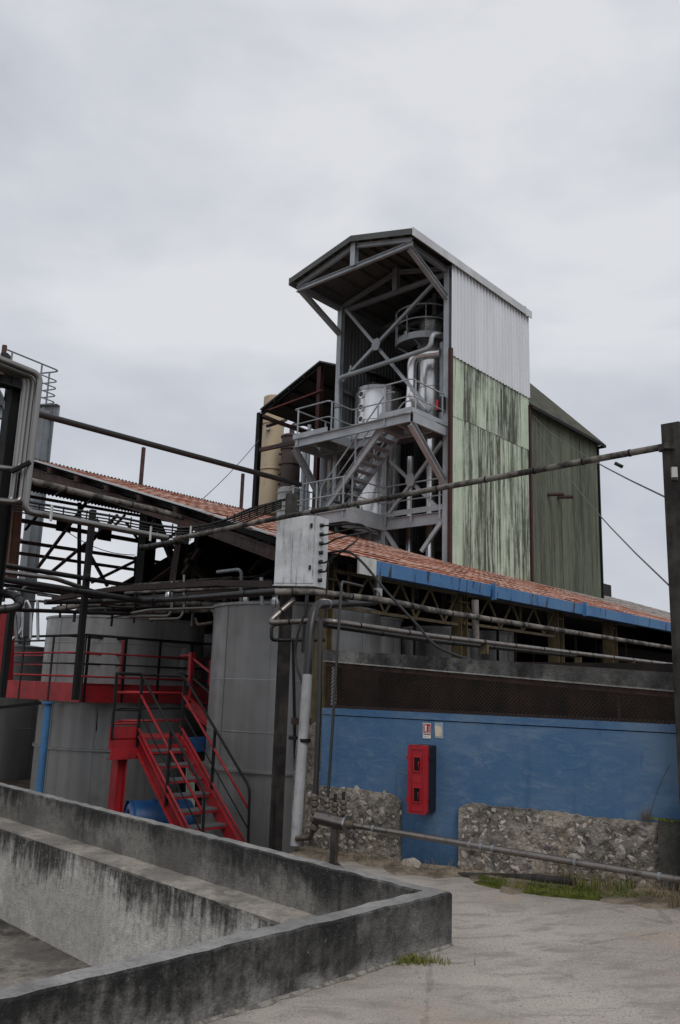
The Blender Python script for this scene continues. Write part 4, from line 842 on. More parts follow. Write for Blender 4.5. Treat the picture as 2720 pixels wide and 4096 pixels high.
# interior walls, coloured near black for the shade under the roof
hw = thing('factory_walls', 'interior walls under the red roof, coloured dark for the shade there', 'wall', G(2, 4, -.85))
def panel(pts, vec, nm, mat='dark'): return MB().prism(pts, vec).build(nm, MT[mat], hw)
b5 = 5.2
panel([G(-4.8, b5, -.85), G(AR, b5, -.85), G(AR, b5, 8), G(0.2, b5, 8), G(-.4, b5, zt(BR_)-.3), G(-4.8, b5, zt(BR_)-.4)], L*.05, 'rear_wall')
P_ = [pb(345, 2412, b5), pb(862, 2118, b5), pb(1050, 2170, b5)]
panel([V((P_[0].x, P_[0].y, P_[0].z)), P_[1], V((P_[2].x, P_[2].y, P_[1].z)), V((P_[2].x, P_[2].y, -.85)), V((P_[0].x, P_[0].y, -.85))], L*.03, 'gable_shade_panel')  # dark panel standing in for the shaded inside of the gable
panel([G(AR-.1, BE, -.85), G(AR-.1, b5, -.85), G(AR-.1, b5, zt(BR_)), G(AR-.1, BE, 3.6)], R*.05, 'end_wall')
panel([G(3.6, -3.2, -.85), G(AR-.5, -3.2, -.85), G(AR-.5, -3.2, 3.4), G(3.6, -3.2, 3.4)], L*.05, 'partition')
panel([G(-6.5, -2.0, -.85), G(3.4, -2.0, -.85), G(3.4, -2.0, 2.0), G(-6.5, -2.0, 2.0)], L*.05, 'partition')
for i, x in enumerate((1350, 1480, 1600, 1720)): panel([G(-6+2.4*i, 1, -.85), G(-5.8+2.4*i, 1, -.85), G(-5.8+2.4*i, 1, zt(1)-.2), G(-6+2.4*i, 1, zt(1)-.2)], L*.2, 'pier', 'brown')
# tanks inside the building
def tank(nm, xc, hwid, Y, yt, zb, mat, lab, seams=(), rimr=.03, lid=True):
    pl, pr = pd(xc-hwid, yt, Y), pd(xc+hwid, yt, Y); c = pd(xc, yt, Y); r = (pr-pl).length/2; zt_ = c.z
    c = V((c.x, c.y, 0)); t = thing(nm, lab, 'tank', c+Z*zb)
    sh = MB().lathe(c, [(r, zb), (r, zt_-.04)], 56).build('shell', mat, t)
    if lid: MB().lathe(c, [(r-.01, zt_-.05), (r*.5, zt_+.05), (.02, zt_+.09)], 56).build('lid', mat, t)
    MB().lathe(c, [(r+.001, zt_-.05), (r+rimr, zt_-.045), (r+rimr, zt_), (r-.02, zt_+.005)], 56, cap=False).build('rim', mat, sh)
    for z in seams: MB().lathe(c, [(r+.0005, z-.012), (r+.006, z-.006), (r+.006, z+.006), (r+.0005, z+.012)], 56, cap=False).build('seam', mat, sh)
    tc_ = (CAM-c); a0 = math.atan2(tc_.y, tc_.x)
    for k_, da in enumerate((-.9, -.28, .35, .85)):
        d = V((math.cos(a0+da), math.sin(a0+da), 0)); MB().beam(c+d*(r+.001)+Z*(zb+.02), c+d*(r+.001)+Z*(zt_-.06), .012, .008, d).build('weld_seam', MT['tank' if k_ % 2 else 'tank2'], sh)
    return t, c, r, zt_
tank('inner_tank', 1480, 125, 16.0, 2475, -.85, MT['tank2'], 'dim steel tank inside under the left end of the gutter', (2.2,))
tank('inner_tank', 1745, 135, 17.5, 2515, -.85, MT['tank2'], 'dim steel tank inside behind the nearest yellow column', (2.2,))
tank('inner_tank', 1960, 95, 19.5, 2530, -.85, MT['tank2'], 'darker tank inside right of the nearest yellow column', (2.2,))
HX = (1395, 1560, 1660, 1990, 2060, 2130, 2300, 2380, 2500)
for i, x in enumerate(HX):
    P = pb(x, 2400+(x-1395)*.13, -5.0); MB().cyl(P, P-Z*(.9+.2*(i % 3)), .03, 7).build('hanging_pipe', MT['black' if i % 2 else 'brown'], label=('first second third fourth fifth sixth seventh eighth ninth'.split()[i])+' thin pipe from the left hanging in the dark under the gutter', cat='pipe', group='thin pipes hanging under the gutter')
# ---------------------------------------------------------------- tanks by the stair
tt, tcr, trr, tz = tank('storage_tank', 1190, 330, 15.2, 2440, -.85, MT['tank'], 'big grey steel tank behind the dark post and stair', (1.05,))
z_ = tcr.z; zf = pd(1000, 3085, 13.9).z
MB().lathe(tcr, [(trr+.001, zf-.03), (trr+.05, zf-.02), (trr+.05, zf+.02), (trr+.001, zf+.03)], 56, cap=False).build('base_flange', MT['tank'], tt)
zw = pd(1000, 2717, 13.9).z; MB().lathe(tcr, [(trr+.0005, zw-.006), (trr+.004, zw), (trr+.0005, zw+.006)], 56, cap=False).build('weld_seam', MT['galv'], tt)
tt, tcl, trl, tz = tank('storage_tank', 512, 306, 20.5, 2487, -.85, MT['tank'], 'wide grey steel tank behind the red platform railing', (2.6,))
zf = pd(400, 3000, 18.8).z; MB().lathe(tcl, [(trl+.001, zf-.03), (trl+.05, zf-.02), (trl+.05, zf+.02), (trl+.001, zf+.03)], 56, cap=False).build('base_flange', MT['tank'], tt)
tank('storage_tank', 845, 90, 24, 2545, -.85, MT['tank2'], 'grey tank half hidden between the two big tanks', ())
tank('storage_tank', 60, 165, 24.0, 2588, -.85, MT['tank2'], 'low grey tank at the left edge below the platform', (.45,))
# ================================================================ open steel frame left of the tower
B6 = 6.0
fr = thing('open_frame', 'open rusty steel frame with girts and braces below the left roof end', 'steel frame', pb(300, 2400, B6))
def fbeam(x0, y0, x1, y1, w, nm, mt='brown', b=B6, prof='ch'):
    p, q = pb(x0, y0, b), pb(x1, y1, b); w *= .62
    m_ = MB(); (m_.ch if prof == 'ch' else m_.ib if prof == 'ib' else m_.beam)(p, q, w, w); return m_.build(nm, MT[mt], fr)
fbeam(-40, 2060, 800, 2208, .17, 'truss_chord'); fbeam(-40, 1958, 800, 2105, .12, 'truss_chord')
fbeam(-40, 2149, 720, 2261, .14, 'girt'); fbeam(-40, 2196, 720, 2305, .13, 'girt'); fbeam(0, 2338, 560, 2415, .15, 'girt', 'black')
for x0, y0, x1, y1 in ((222, 2062, 258, 2098), (262, 2100, 322, 2050), (385, 2075, 420, 2136), (425, 2138, 500, 2060), (505, 2090, 560, 2170), (100, 2120, 160, 2050)): fbeam(x0, y0, x1, y1, .1, 'truss_web', 'black', prof='b')
for x, y in ((256, 2098), (420, 2134)): q = pb(x, y, B6-.1); MB().prism([q-R*.22-Z*.2, q+R*.22-Z*.2, q+R*.22+Z*.2, q-R*.22+Z*.2], L*.02).build('gusset', MT['black'], fr)
for x0, y0, x1, y1 in ((122, 2310, 345, 2010), (180, 2310, 450, 2085), (352, 2205, 430, 2345), (366, 2330, 560, 2235), (560, 2235, 780, 2075), (332, 2200, 470, 2060)): fbeam(x0, y0, x1, y1, .12, 'diagonal_brace', b=B6-.25, prof='b')
fbeam(318, 2010, 316, 2370, .14, 'stanchion', 'black', B6-.4, 'ib'); fbeam(543, 2225, 535, 2400, .10, 'stanchion', 'black', B6-.4, 'ib')
fc = thing('frame_column', 'heavy black steel column under the open roof gable', 'column', pb(570, 2400, 3.5))
MB().ib(pb(598, 2035, 3.5), pb(570, 2420, 3.5), .34, .34, .03, R).build('shaft', MT['black'], fc)
for x0, y0, x1, y1, w_, nm, mt, b_, lab in ((740, 2085, 700, 2360, .24, 'frame_column', 'brown', 1.5, 'brown steel column right of the heavy black column'), (800, 2100, 775, 2390, .16, 'frame_column', 'black', 1.2, 'slim black post below the gable apex'), (74, 1880, 38, 2330, .26, 'rusty_column', 'rustcol', 5.2, 'rusty orange steel column at the far left'), (620, 2065, 715, 2300, .14, 'frame_brace', 'black', 2.2, 'slanting black brace beside the brown column')):
    MB().ib(pb(x0, y0, b_), pb(x1, y1, b_), w_, w_, .02, R).build(nm, MT[mt], label=lab, cat='column' if 'col' in nm else 'brace')
for x0, y0, x1, y1, w_, b_, lab in ((735, 2300, 800, 2200, .12, .5, 'brown strut rising inside the dark gable'), (745, 2240, 815, 2310, .12, .5, 'brown strut falling inside the dark gable'), (1000, 2290, 1075, 2210, .10, 1.5, 'grey brown strut deep inside the dark gable'), (600, 2335, 770, 2215, .1, 3., 'long brown brace rising to the slim black post')):
    MB().beam(pb(x0, y0, b_), pb(x1, y1, b_), w_, w_).build('gable_strut', MT['brown'], label=lab, cat='strut')
# black pipe on stilts along the ridge
b_ = BR_-.02; q0, q1 = pb(150, 1657, b_), pb(1185, 1934, b_)
rp2 = thing('ridge_pipe', 'long black pipe carried on short stilts above the roof ridge', 'pipe', q0)
MB().tube([q0-R*1.0, q1+R*.2], .085, 12).build('pipe_run', MT['blackpipe'], rp2)
for x, y in ((575, 1790), (972, 1895)):
    q = pb(x, y, b_); MB().beam(V((q.x, q.y, ZR-.05)), q, .07, .09, R).build('stilt', MT['brown'], rp2)
# ================================================================ grey steel tower far left
gt = thing('grey_steel_tower', 'grey galvanised steel tower with a railed top at the upper left', 'tower', pd(110, 2400, 24))
q = pd(185, 1640, 24); cx_ = V((q.x, q.y, 0))
MB().ib(cx_+Z*-.85, cx_+Z*q.z, .38, .38, .03, R).build('column', MT['galvd'], gt)
MB().ib(cx_+V((-2.2, .8, -.85)), cx_+V((-2.2, .8, q.z)), .3, .3, .03, R).build('column', MT['galvd'], gt)
MB().ch(cx_+V((.35, 0, q.z)), cx_+V((-4, 1.0, q.z)), .2, .36).build('top_beam', MT['galv'], gt)
zt_ = q.z+.2
MB().beam(cx_+V((-.1, 0, q.z-1.2)), cx_+V((-.9, .3, q.z-.3)), .12, .14).build('knee_brace', MT['galvd'], gt)
for k in range(6): MB().beam(cx_+V((-.05, 0, 2+1.2*k)), cx_+V((-2.2, .8, 2.9+1.2*k)), .07, .08).build('lacing', MT['galvd'], gt)
rl = [cx_+V((-5, 2.0, zt_)), cx_+V((.22, .2, zt_)), cx_+V((-.8, -1.4, zt_))]
for h, r_ in ((1.12, .025), (.78, .02), (.55, .02), (.32, .02), (.10, .02)):
    pts = [p+Z*h for p in rl]; 
    if h < .7: pts = [rl[1].lerp(rl[0], .22)+Z*h, rl[1]+Z*h, rl[2]+Z*h]
    if h == .78: pts = [p+Z*h for p in rl]
    MB().tube(pts, r_, 7, .2).build('rail', MT['galvd'], gt)
for p in (rl[0].lerp(rl[1], .4), rl[0].lerp(rl[1], .78), rl[0].lerp(rl[1], .93), rl[1].lerp(rl[2], .35), rl[1].lerp(rl[2], .9)): MB().beam(p, p+Z*1.12, .04, .04, R).build('rail_post', MT['galvd'], gt)
# ================================================================ near frame with lagged pipes, left edge
YN = 11.5
nf = thing('pipe_gantry', 'black steel portal frame at the left edge carrying lagged pipes', 'steel frame', pd(-10, 2330, YN))
q = pd(68, 1515, YN); MB().ib(V((q.x, q.y, -.85)), q, .20, .22, .02, R).build('column', MT['black'], nf)
MB().ib(q-R*.0+V((.1, 0, -.08)), q-R*2.0-Z*.08, .2, .22, .02).build('top_beam', MT['black'], nf)
MB().ib(q-R*2.0+V((0, 0, -.2)), V((q.x, q.y, -.85))-R*2.0, .20, .22, .02, R).build('column', MT['black'], nf)
p = pd(-10, 1560, YN); MB().beam(p, pd(30, 1640, YN), .1, .06).build('knee_brace', MT['galvd'], nf)
q = pd(12, 1440, 11.2); MB().cyl(V((q.x, q.y, pd(12, 1500, 11.2).z)), V((q.x, q.y, pd(12, 1382, 11.2).z)), .035, 10).build('mast', MT['brown'], nf)
q = pd(22, 1428, 11.2); MB().box(q, V((.05, 0, 0)), V((0, .06, 0)), Z*.04).build('lamp_head', MT['blkplastic'], nf)
YP = 11.0
def vert(x, y0, y1, Y): q = pd(x, y0, Y); d = pd(x, y1, Y); return V((q.x, q.y, q.z)), V((q.x, q.y, zv(q, y1)))
def zv(q, y):   # height at which a vertical line through q crosses image row y
    lo, hi = -5., 30.
    for _ in range(50):
        m = (lo+hi)/2; d = V((q.x, q.y, m))-CAM; yy = 2048-F*d.dot(_u)/d.dot(_w)
        if yy > y: lo = m
        else: hi = m
    return (lo+hi)/2
def col_at(x, y, Y, y1): q = pd(x, y, Y); return q, V((q.x, q.y, zv(q, y1)))
# rightmost lagged pipe carries on as a long run to the bracket over the pipe bridge
pt, pbm = col_at(160, 1500, YP, 2045)
q2 = pbm+R*2.15
HPL = hit(690, 2158, pbm+R*2.0, L); 
lpz = thing('lagged_pipe', 'shiny lagged pipe dropping at the left edge then running right under the cable tray', 'pipe', pbm)
MB().tube([pt-R*1.7+V((0, 0, .12)), pt, pbm, pbm+R*2.35], .047, 12, .12, 7).build('pipe_run', MT['alu'], lpz)
for k in (.18, .4, .62, .84): MB().lathe(pt.lerp(pbm, k), [(.046, -.02), (.046, .02)], 12).build('band', MT['galvd'], lpz)
for dx, lab, r_, mt in ((138, 'second lagged pipe from the right in the vertical bundle at the left edge', .043, 'alu'), (119, 'third lagged pipe from the right in the vertical bundle at the left edge', .042, 'alu'), (104, 'leftmost lagged pipe in the vertical bundle beside the black frame', .045, 'alu')):
    a, c = col_at(dx, 1512, YP+.1, 2010 if dx != 119 else 1880)
    MB().tube([a-R*1.6+Z*.1, a, c, c-R*.5-Z*.05], r_, 10, .1, 6).build('lagged_pipe', MT[mt], label=lab, cat='pipe')
a, c = col_at(82, 1880, YP-.06, 1882); MB().beam(pd(45, 1886, YP-.08), pd(122, 1848, YP-.08), .05, .05).build('pipe_clamp', MT['black'], label='black clamp bar across the bundle of vertical lagged pipes', cat='clamp')
# ---------------------------------------------------------------- pipe bridge from the right post
HR = pd(2660, 1786, 7.75); HL = pbm+R*2.30+Z*.0
HL = pd(700, 2156, (pbm+R*2.2).y-.05)
br = thing('bridge_pipe', 'long mottled pipe spanning overhead from the right post to the left', 'pipe', HL)
n = N('mottled old pipe', .7, .1, .3); n.col(n.mix(n.step(n.noise(3, detail=7, rough=.7), .42, .6), (.19, .17, .15), (.03, .027, .025))); MT['mottle'] = n.m
HM = pd(1165, 2062, 10.9)
bpr = MB().tube([HL, HM, HR, HR+(HR-HM).normalized()*7], .034, 12).build('pipe_run', MT['mottle'], br)
ts = [.08, .2, .33, .47, .6, .72, .83, .93]
for t in ts:
    p = HM.lerp(HR, t); d = (HR-HM).normalized(); MB().cyl(p-d*.008, p+d*.008, .039, 12).build('strap', MT['black'], bpr)
for x, y in ((205, 2058), (602, 2140), (762, 2138)):
    p = pd(x, y, (pbm+R*(.3 if x < 300 else 1.75 if x < 700 else 2.3)).y-.08); MB().beam(p+Z*.13, p-Z*.09, .055, .02, V((1, 0, 0))).build('bracket_plate', MT['white'], br)
# right post
rpst = thing('right_post', 'tall weathered concrete post at the right edge carrying the bridge pipe', 'post', pd(2790, 3600, 7.6))
q = pd(2692, 1700, 7.6); MB().box(V((q.x, q.y, (q.z-.3)/2)), R*.085, L*.085, Z*((q.z+.3)/2)).build('shaft', MT['concpost'], rpst)
MB().box(V((q.x-.06, q.y-.02, HR.z-.06)), V((.07, 0, 0)), V((0, .07, 0)), Z*.03).build('corbel', MT['concpost'], rpst)
qq = pd(2697, 1890, 7.47); MB().box(qq, V((.025, 0, 0)), V((0, .015, 0)), Z*.05).build('socket', MT['white'], rpst); MB().cyl(qq-Z*.08, qq-Z*.05, .03, 10).build('knob', MT['blkplastic'], rpst)
# ---------------------------------------------------------------- dark column with the electrical box
YC = 11.6
cq = pd(1166, 1978, YC); cp = thing('dark_post', 'tall blackened steel post behind the grey electrical box', 'post', V((cq.x, cq.y, -.85)))
MB().box(V((cq.x, cq.y, (cq.z-.85)/2)), V((.075, .012, 0)), V((-.012, .075, 0)), Z*((cq.z+.85)/2)).build('shaft', MT['concpost'], cp)
b_ = MB(); b_.beam(V((cq.x-.06, cq.y-.1, -.85)), V((cq.x-.06, cq.y-.1, 3.2)), .03, .05, R); b_.build('cable_duct', MT['concpost'], cp)
eb = thing('electrical_box', 'large streaked grey electrical box hung on the dark post', 'box', pd(1180, 2345, 11.2))
n = N('streaked grey enamel', .5, 0, .4); s_ = n.noise(9, n.map(2.5, 2.5, .08), 6, .7); n.col(n.mix(n.step(n.math('ADD', n.math('MULTIPLY', s_, .6), n.math('MULTIPLY', n.noise(3, detail=7, rough=.7), .4)), .50, .62, 0, .7), n.mix(n.step(n.noise(4), .4, .65), (.58, .59, .595), (.46, .47, .475)), (.09, .088, .085))); MT['boxgrey'] = n.m
YB = 11.1
f = [pd(1107, 2066, YB), pd(1265, 2056, YB), pd(1258, 2334, YB), pd(1094, 2346, YB)]
xd = (f[1]-f[0]).normalized(); fx0, fx1 = f[0].x, f[1].x; zt_, zb_ = (f[0].z+f[1].z)/2, (f[2].z+f[3].z)/2
fx0 = (f[0].x+f[3].x)/2; fx1 = (f[1].x+f[2].x)/2
# box turned a little so that its right side shows
BX = V((math.cos(.30), math.sin(-.30), 0)); BY = V((math.sin(.30), math.cos(.30), 0)); ew = (fx1-fx0)*1.03; o0 = V((fx0, YB+.07, 0))
BX = V((.985, -.17, 0)).normalized(); BY = V((.52, .854, 0)).normalized()
MB().prism([o0+Z*zb_, o0+BX*ew+Z*zb_, o0+BX*ew+Z*zt_, o0+Z*zt_], BY*.30).build('housing', MT['boxgrey'], eb)
MB().prism([o0+Z*(zb_+.03)+BX*.01-BY*.001, o0+BX*(ew-.015)+Z*(zb_+.03)-BY*.001, o0+BX*(ew-.015)+Z*(zt_-.02)-BY*.001, o0+BX*.01+Z*(zt_-.02)-BY*.001], -BY*.012).build('door', MT['boxgrey'], eb)
MB().prism([o0-BX*.01-BY*.02+Z*(zb_-.012), o0+BX*(ew+.01)-BY*.02+Z*(zb_-.012), o0+BX*(ew+.01)-BY*.02+Z*zb_, o0-BX*.01-BY*.02+Z*zb_], BY*.3).build('base_lip', MT['white'], eb)
for zz in (.25, .85): MB().box(o0+BX*(ew-.06)-BY*.02+Z*(zb_+(zt_-zb_)*zz), BX*.012, BY*.014, Z*.03).build('lock', MT['blkplastic'], eb)
side = o0+BX*ew
for i in range(7):
    zc = zt_-.12-.125*i; p = side+BY*.09+Z*zc; MB().cyl(p, p+BX*.05, .028, 10).build('cable_gland', MT['blkplastic'], eb)
cab_pts = ([(0, 1430, 2095, 10.9), (0, 1480, 2120, 11.3)], [(1, 1440, 2110, 10.9), (1, 1490, 2128, 11.3)], [(2, 1360, 2150, 10.9), (2, 1500, 2125, 11.4)], [(4, 1390, 2190, 10.8), (4, 1428, 2160, 11.), (4, 1435, 2135, 11.2)], [(5, 1312, 2250, 10.95), (5, 1308, 2330, 11.), (5, 1300, 2480, 11.)])
labs = ('topmost black cable leaving the electrical box', 'second black cable leaving the electrical box', 'third black cable leaving the electrical box', 'black cable curling up in a loop from the electrical box', 'lowest black cable hanging down from the electrical box')
def smooth(pts, k=6):
    out = []
    for i in range(len(pts)-1):
        p0, p1, p2, p3 = pts[max(i-1, 0)], pts[i], pts[i+1], pts[min(i+2, len(pts)-1)]
        for j in range(k):
            t = j/k; out.append(.5*((2*p1)+(p2-p0)*t+(2*p0-5*p1+4*p2-p3)*t*t+(3*p1-p0-3*p2+p3)*t**3))
    return out+[pts[-1]]
for cps, lab in zip(cab_pts, labs):
    p = side+BY*.09+Z*(zt_-.12-.125*cps[0][0]); MB().tube(smooth([p, p+BX*.1]+[pd(x, y, Y) for _, x, y, Y in cps]), .013, 7).build('cable', MT['cable'], label=lab, cat='cable')
MB().tube(smooth([pd(1310, 2212, 11.6), pd(1385, 2205, 11.3), pd(1450, 2250, 11), pd(1550, 2370, 10.4), pd(1660, 2490, 10), pd(1740, 2580, 9.7), pd(1835, 2625, 9.6), pd(1890, 2640, 9.5)]), .017, 7).build('cable', MT['cable'], label='thick black cable sagging from the roof corner to the concrete beam', cat='cable')
MB().tube(smooth([pd(1225, 2440, 10.4), pd(1190, 2540, 10.4), pd(1182, 2640, 10.4), pd(1205, 2720, 10.2), pd(1215, 2745, 10.1)]), .016, 7).build('cable', MT['cable'], label='black hose bowed out between the dark post and the white downpipe', cat='cable')
# ---------------------------------------------------------------- downpipes and fittings at the wall end
dp = thing('downpipe', 'grey white rainwater pipe running down beside the blue wall', 'pipe', pd(1180, 3400, 9.8))
D0 = [pd(1512, 2305, 12.6), pd(1508, 2408, 12.5), pd(1262, 2418, 10.4), pd(1243, 2500, 10.25), pd(1228, 2720, 10.1)]
MB().tube(D0, .055, 12, .14, 6).build('upper_run', MT['blackpipe'], dp)
MB().tube([pd(1230, 2700, 10.1), pd(1182, 3385, 9.75)], .060, 14).build('lower_run', MT['pvc'], dp)
for x, y, Y in ((1512, 2370, 12.55), (1300, 2416, 10.75)): p = pd(x, y, Y); MB().lathe(p, [(.065, -.06), (.065, .06)], 14, axis=Z if x > 1400 else V((.77, .64, 0))).build('socket', MT['pvc'], dp)
p = pd(1219, 2962, 9.95); MB().lathe(p, [(.068, -.02), (.068, .02)], 14).build('clamp', MT['black'], dp); MB().box(p+V((-.12, .05, .02)), V((.07, 0, 0)), V((0, .01, 0)), Z*.02).build('clamp_arm', MT['black'], dp)
p0 = pd(1180, 3370, 9.75); MB().tube([p0+V((.02, -.05, .05)), pd(1245, 3350, 9.55), pd(1252, 3300, 9.5)], .03, 10, .06).build('elbow', MT['brass'], dp)
gp = thing('valved_pipe', 'thin brown pipe with a stack of brass valves at the wall corner', 'pipe', pd(1255, 3330, 9.45))
MB().tube([pd(1280, 2480, 9.75), pd(1278, 2780, 9.6), pd(1262, 3180, 9.45)], .03, 10).build('pipe_run', MT['blackpipe'], gp)
for y in (3190, 3215, 3245, 3275, 3310): p = pd(1258, y, 9.45); MB().lathe(p, [(.026, -.04), (.045, -.02), (.045, .02), (.026, .04)], 10).build('valve', MT['brass'], gp)
MB().tube([pd(1260, 3180, 9.45), pd(1254, 3330, 9.45)], .026, 8).build('lower_run', MT['brass'], gp)
tp = thing('thin_tube', 'thin steel tube rising in front of the blue wall with a bend at the top', 'tube', pd(1312, 3200, 9.3))
MB().tube([pd(1450, 2345, 10.6), pd(1367, 2326, 9.5), pd(1352, 2560, 9.4), pd(1312, 3190, 9.2)], .016, 8, .06).build('pipe_run', MT['blackpipe'], tp)
for y in (3205, 3225): p = pd(1308, y, 9.2); MB().lathe(p, [(.02, -.03), (.035, -.01), (.035, .01), (.02, .03)], 10).build('fitting', MT['brass'], tp)
mf = thing('manifold_pipe', 'polished handrail height pipe with a fat steel manifold along the blue wall', 'pipe', pw(1340, 3440, .35))
MO = .40
m0, m1, m2, m3 = pw(1268, 3268, MO), pw(1384, 3296, MO), pw(1400, 3296, MO), pw(2760, 3526, MO+.15)
MB().cyl(m0, m1, .072, 20).build('manifold', MT['dull'], mf); MB().cyl(m1, m1.lerp(m3, .006), .085, 20).build('flange', MT['inoxd'], mf); MB().cyl(m1.lerp(m3, .006), m1.lerp(m3, .03), .045, 12).build('coupling', MT['brass'], mf)
MB().tube([m1, m3, m3+(m3-m1)*.9], .030, 14).build('pipe_run', MT['dull'], mf)
for t in (.1, .42, .455, .49, .72, .93): p = m1.lerp(m3, t); d = (m3-m1).normalized(); MB().cyl(p-d*.012, p+d*.012, .034, 14).build('weld_collar', MT['galvd'], mf)
q = m0.lerp(m1, .62); MB().ch(V((q.x, q.y, -.05)), q-Z*.07, .07, .05, up=WN).build('leg', MT['dull'], mf)
for x, y in ((1338, 3230), (1372, 3222)):
    p = pw(x, y+40, MO); 
    for k in range(3): MB().lathe(p+Z*(.05*k+.03), [(.022, -.025), (.038, -.012), (.038, .012), (.022, .025)], 10).build('valve', MT['brass'], mf)
    MB().tube([p, p+Z*.24], .016, 8).build('stub', MT['black'], mf)
MB().tube([pw(1585, 3500, .10), pw(1800, 3506, .13), pw(2150, 3515, .2), pw(2300, 3530, .22)], .042, 12).build('drain_pipe', MT['concpost'], label='dusty grey drain pipe lying on the ground along the wall foot', cat='pipe')
# pipes along the eave
def run(nm, pts, r, mt, lab, bend=.1, rings=0, cat='pipe', ringm='black', n_=10):
    pts = [V(p) for p in pts]; t = thing(nm, lab, cat, pts[0]); pr_ = MB().tube(pts, r, n_, bend).build('pipe_run', MT[mt], t)
    if rings:
        tot = sum((pts[i+1]-pts[i]).length for i in range(len(pts)-1)); k = 0
        for i in range(len(pts)-1):
            d = pts[i+1]-pts[i]; ln = d.length; m_ = max(1, int(rings*ln/tot)); d.normalize()
            for j in range(m_): p = pts[i]+d*(ln*(j+.5)/m_); MB().cyl(p-d*.01, p+d*.01, r*1.12, n_).build('band', MT[ringm], pr_)
    return t
bb = -7.4; e_ = lambda x, y: pb(x, y, bb)
run('eave_pipe', [pd(1100, 2368, 10.9), pd(1240, 2366, 10.9), e_(1560, 2405), e_(1720, 2440), e_(2700, 2594), e_(2700, 2594)+R*11], .045, 'mottle', 'lagged brown pipe running under the blue gutter', .3, 22)
bb = -7.9; 
run('eave_pipe', [pd(1175, 2400, 11), pd(1072, 2492, 10.8), pd(1250, 2482, 10.6), e_(1330, 2486), e_(1720, 2543), e_(2700, 2660), e_(2700, 2660)+R*9], .036, 'dull', 'glossy steel pipe just above the concrete beam', .1, 24)
bb = -7.7
run('eave_pipe', [e_(1300, 2500), e_(1720, 2562), e_(2300, 2624)], .035, 'blackpipe', 'black pipe tucked below the glossy steel pipe', .1, 6)
for i, x in enumerate((1938, 2312, 2528)):
    q = pb(x, 2592 if i == 0 else 2640 if i == 1 else 2655, -7.9); 
    MB().box(q-Z*.02, R*.02, L*.06, Z*.07).build('pipe_hanger', MT['yellow'], label=('first', 'second', 'third')[i]+' yellow pipe hanger from the left above the concrete beam', cat='bracket')
run('eave_drop', [pb(1900, 2400, -7.2), pb(1903, 2558, -7.2)], .06, 'dull', 'short vertical pipe beside the nearest yellow column', 0)
run('post_loop', [pd(1165, 2490, 11.3), pd(1086, 2500, 11.2), pd(1086, 2560, 11.2), pd(1120, 2560, 11.3), pd(1300, 2560, 11.2)], .025, 'blackpipe', 'small looping black pipe around the dark post', .06)
run('post_riser', [pd(1228, 2380, 10.9), pd(1212, 2600, 10.9), pd(1215, 2610, 10.9)], .025, 'blackpipe', 'thin black riser right of the dark post', 0)
run('post_stay', [pd(1172, 2560, 11.), pd(1178, 2880, 11.), pd(1185, 3350, 11.)], .02, 'black', 'thin black stay against the lower dark post', 0)
MB().box(pd(1205, 2885, 10.3), V((.12, 0, 0)), V((0, .03, 0)), Z*.04).build('steel_bracket', MT['brown'], label='brown bracket between the dark post and the white downpipe', cat='bracket')
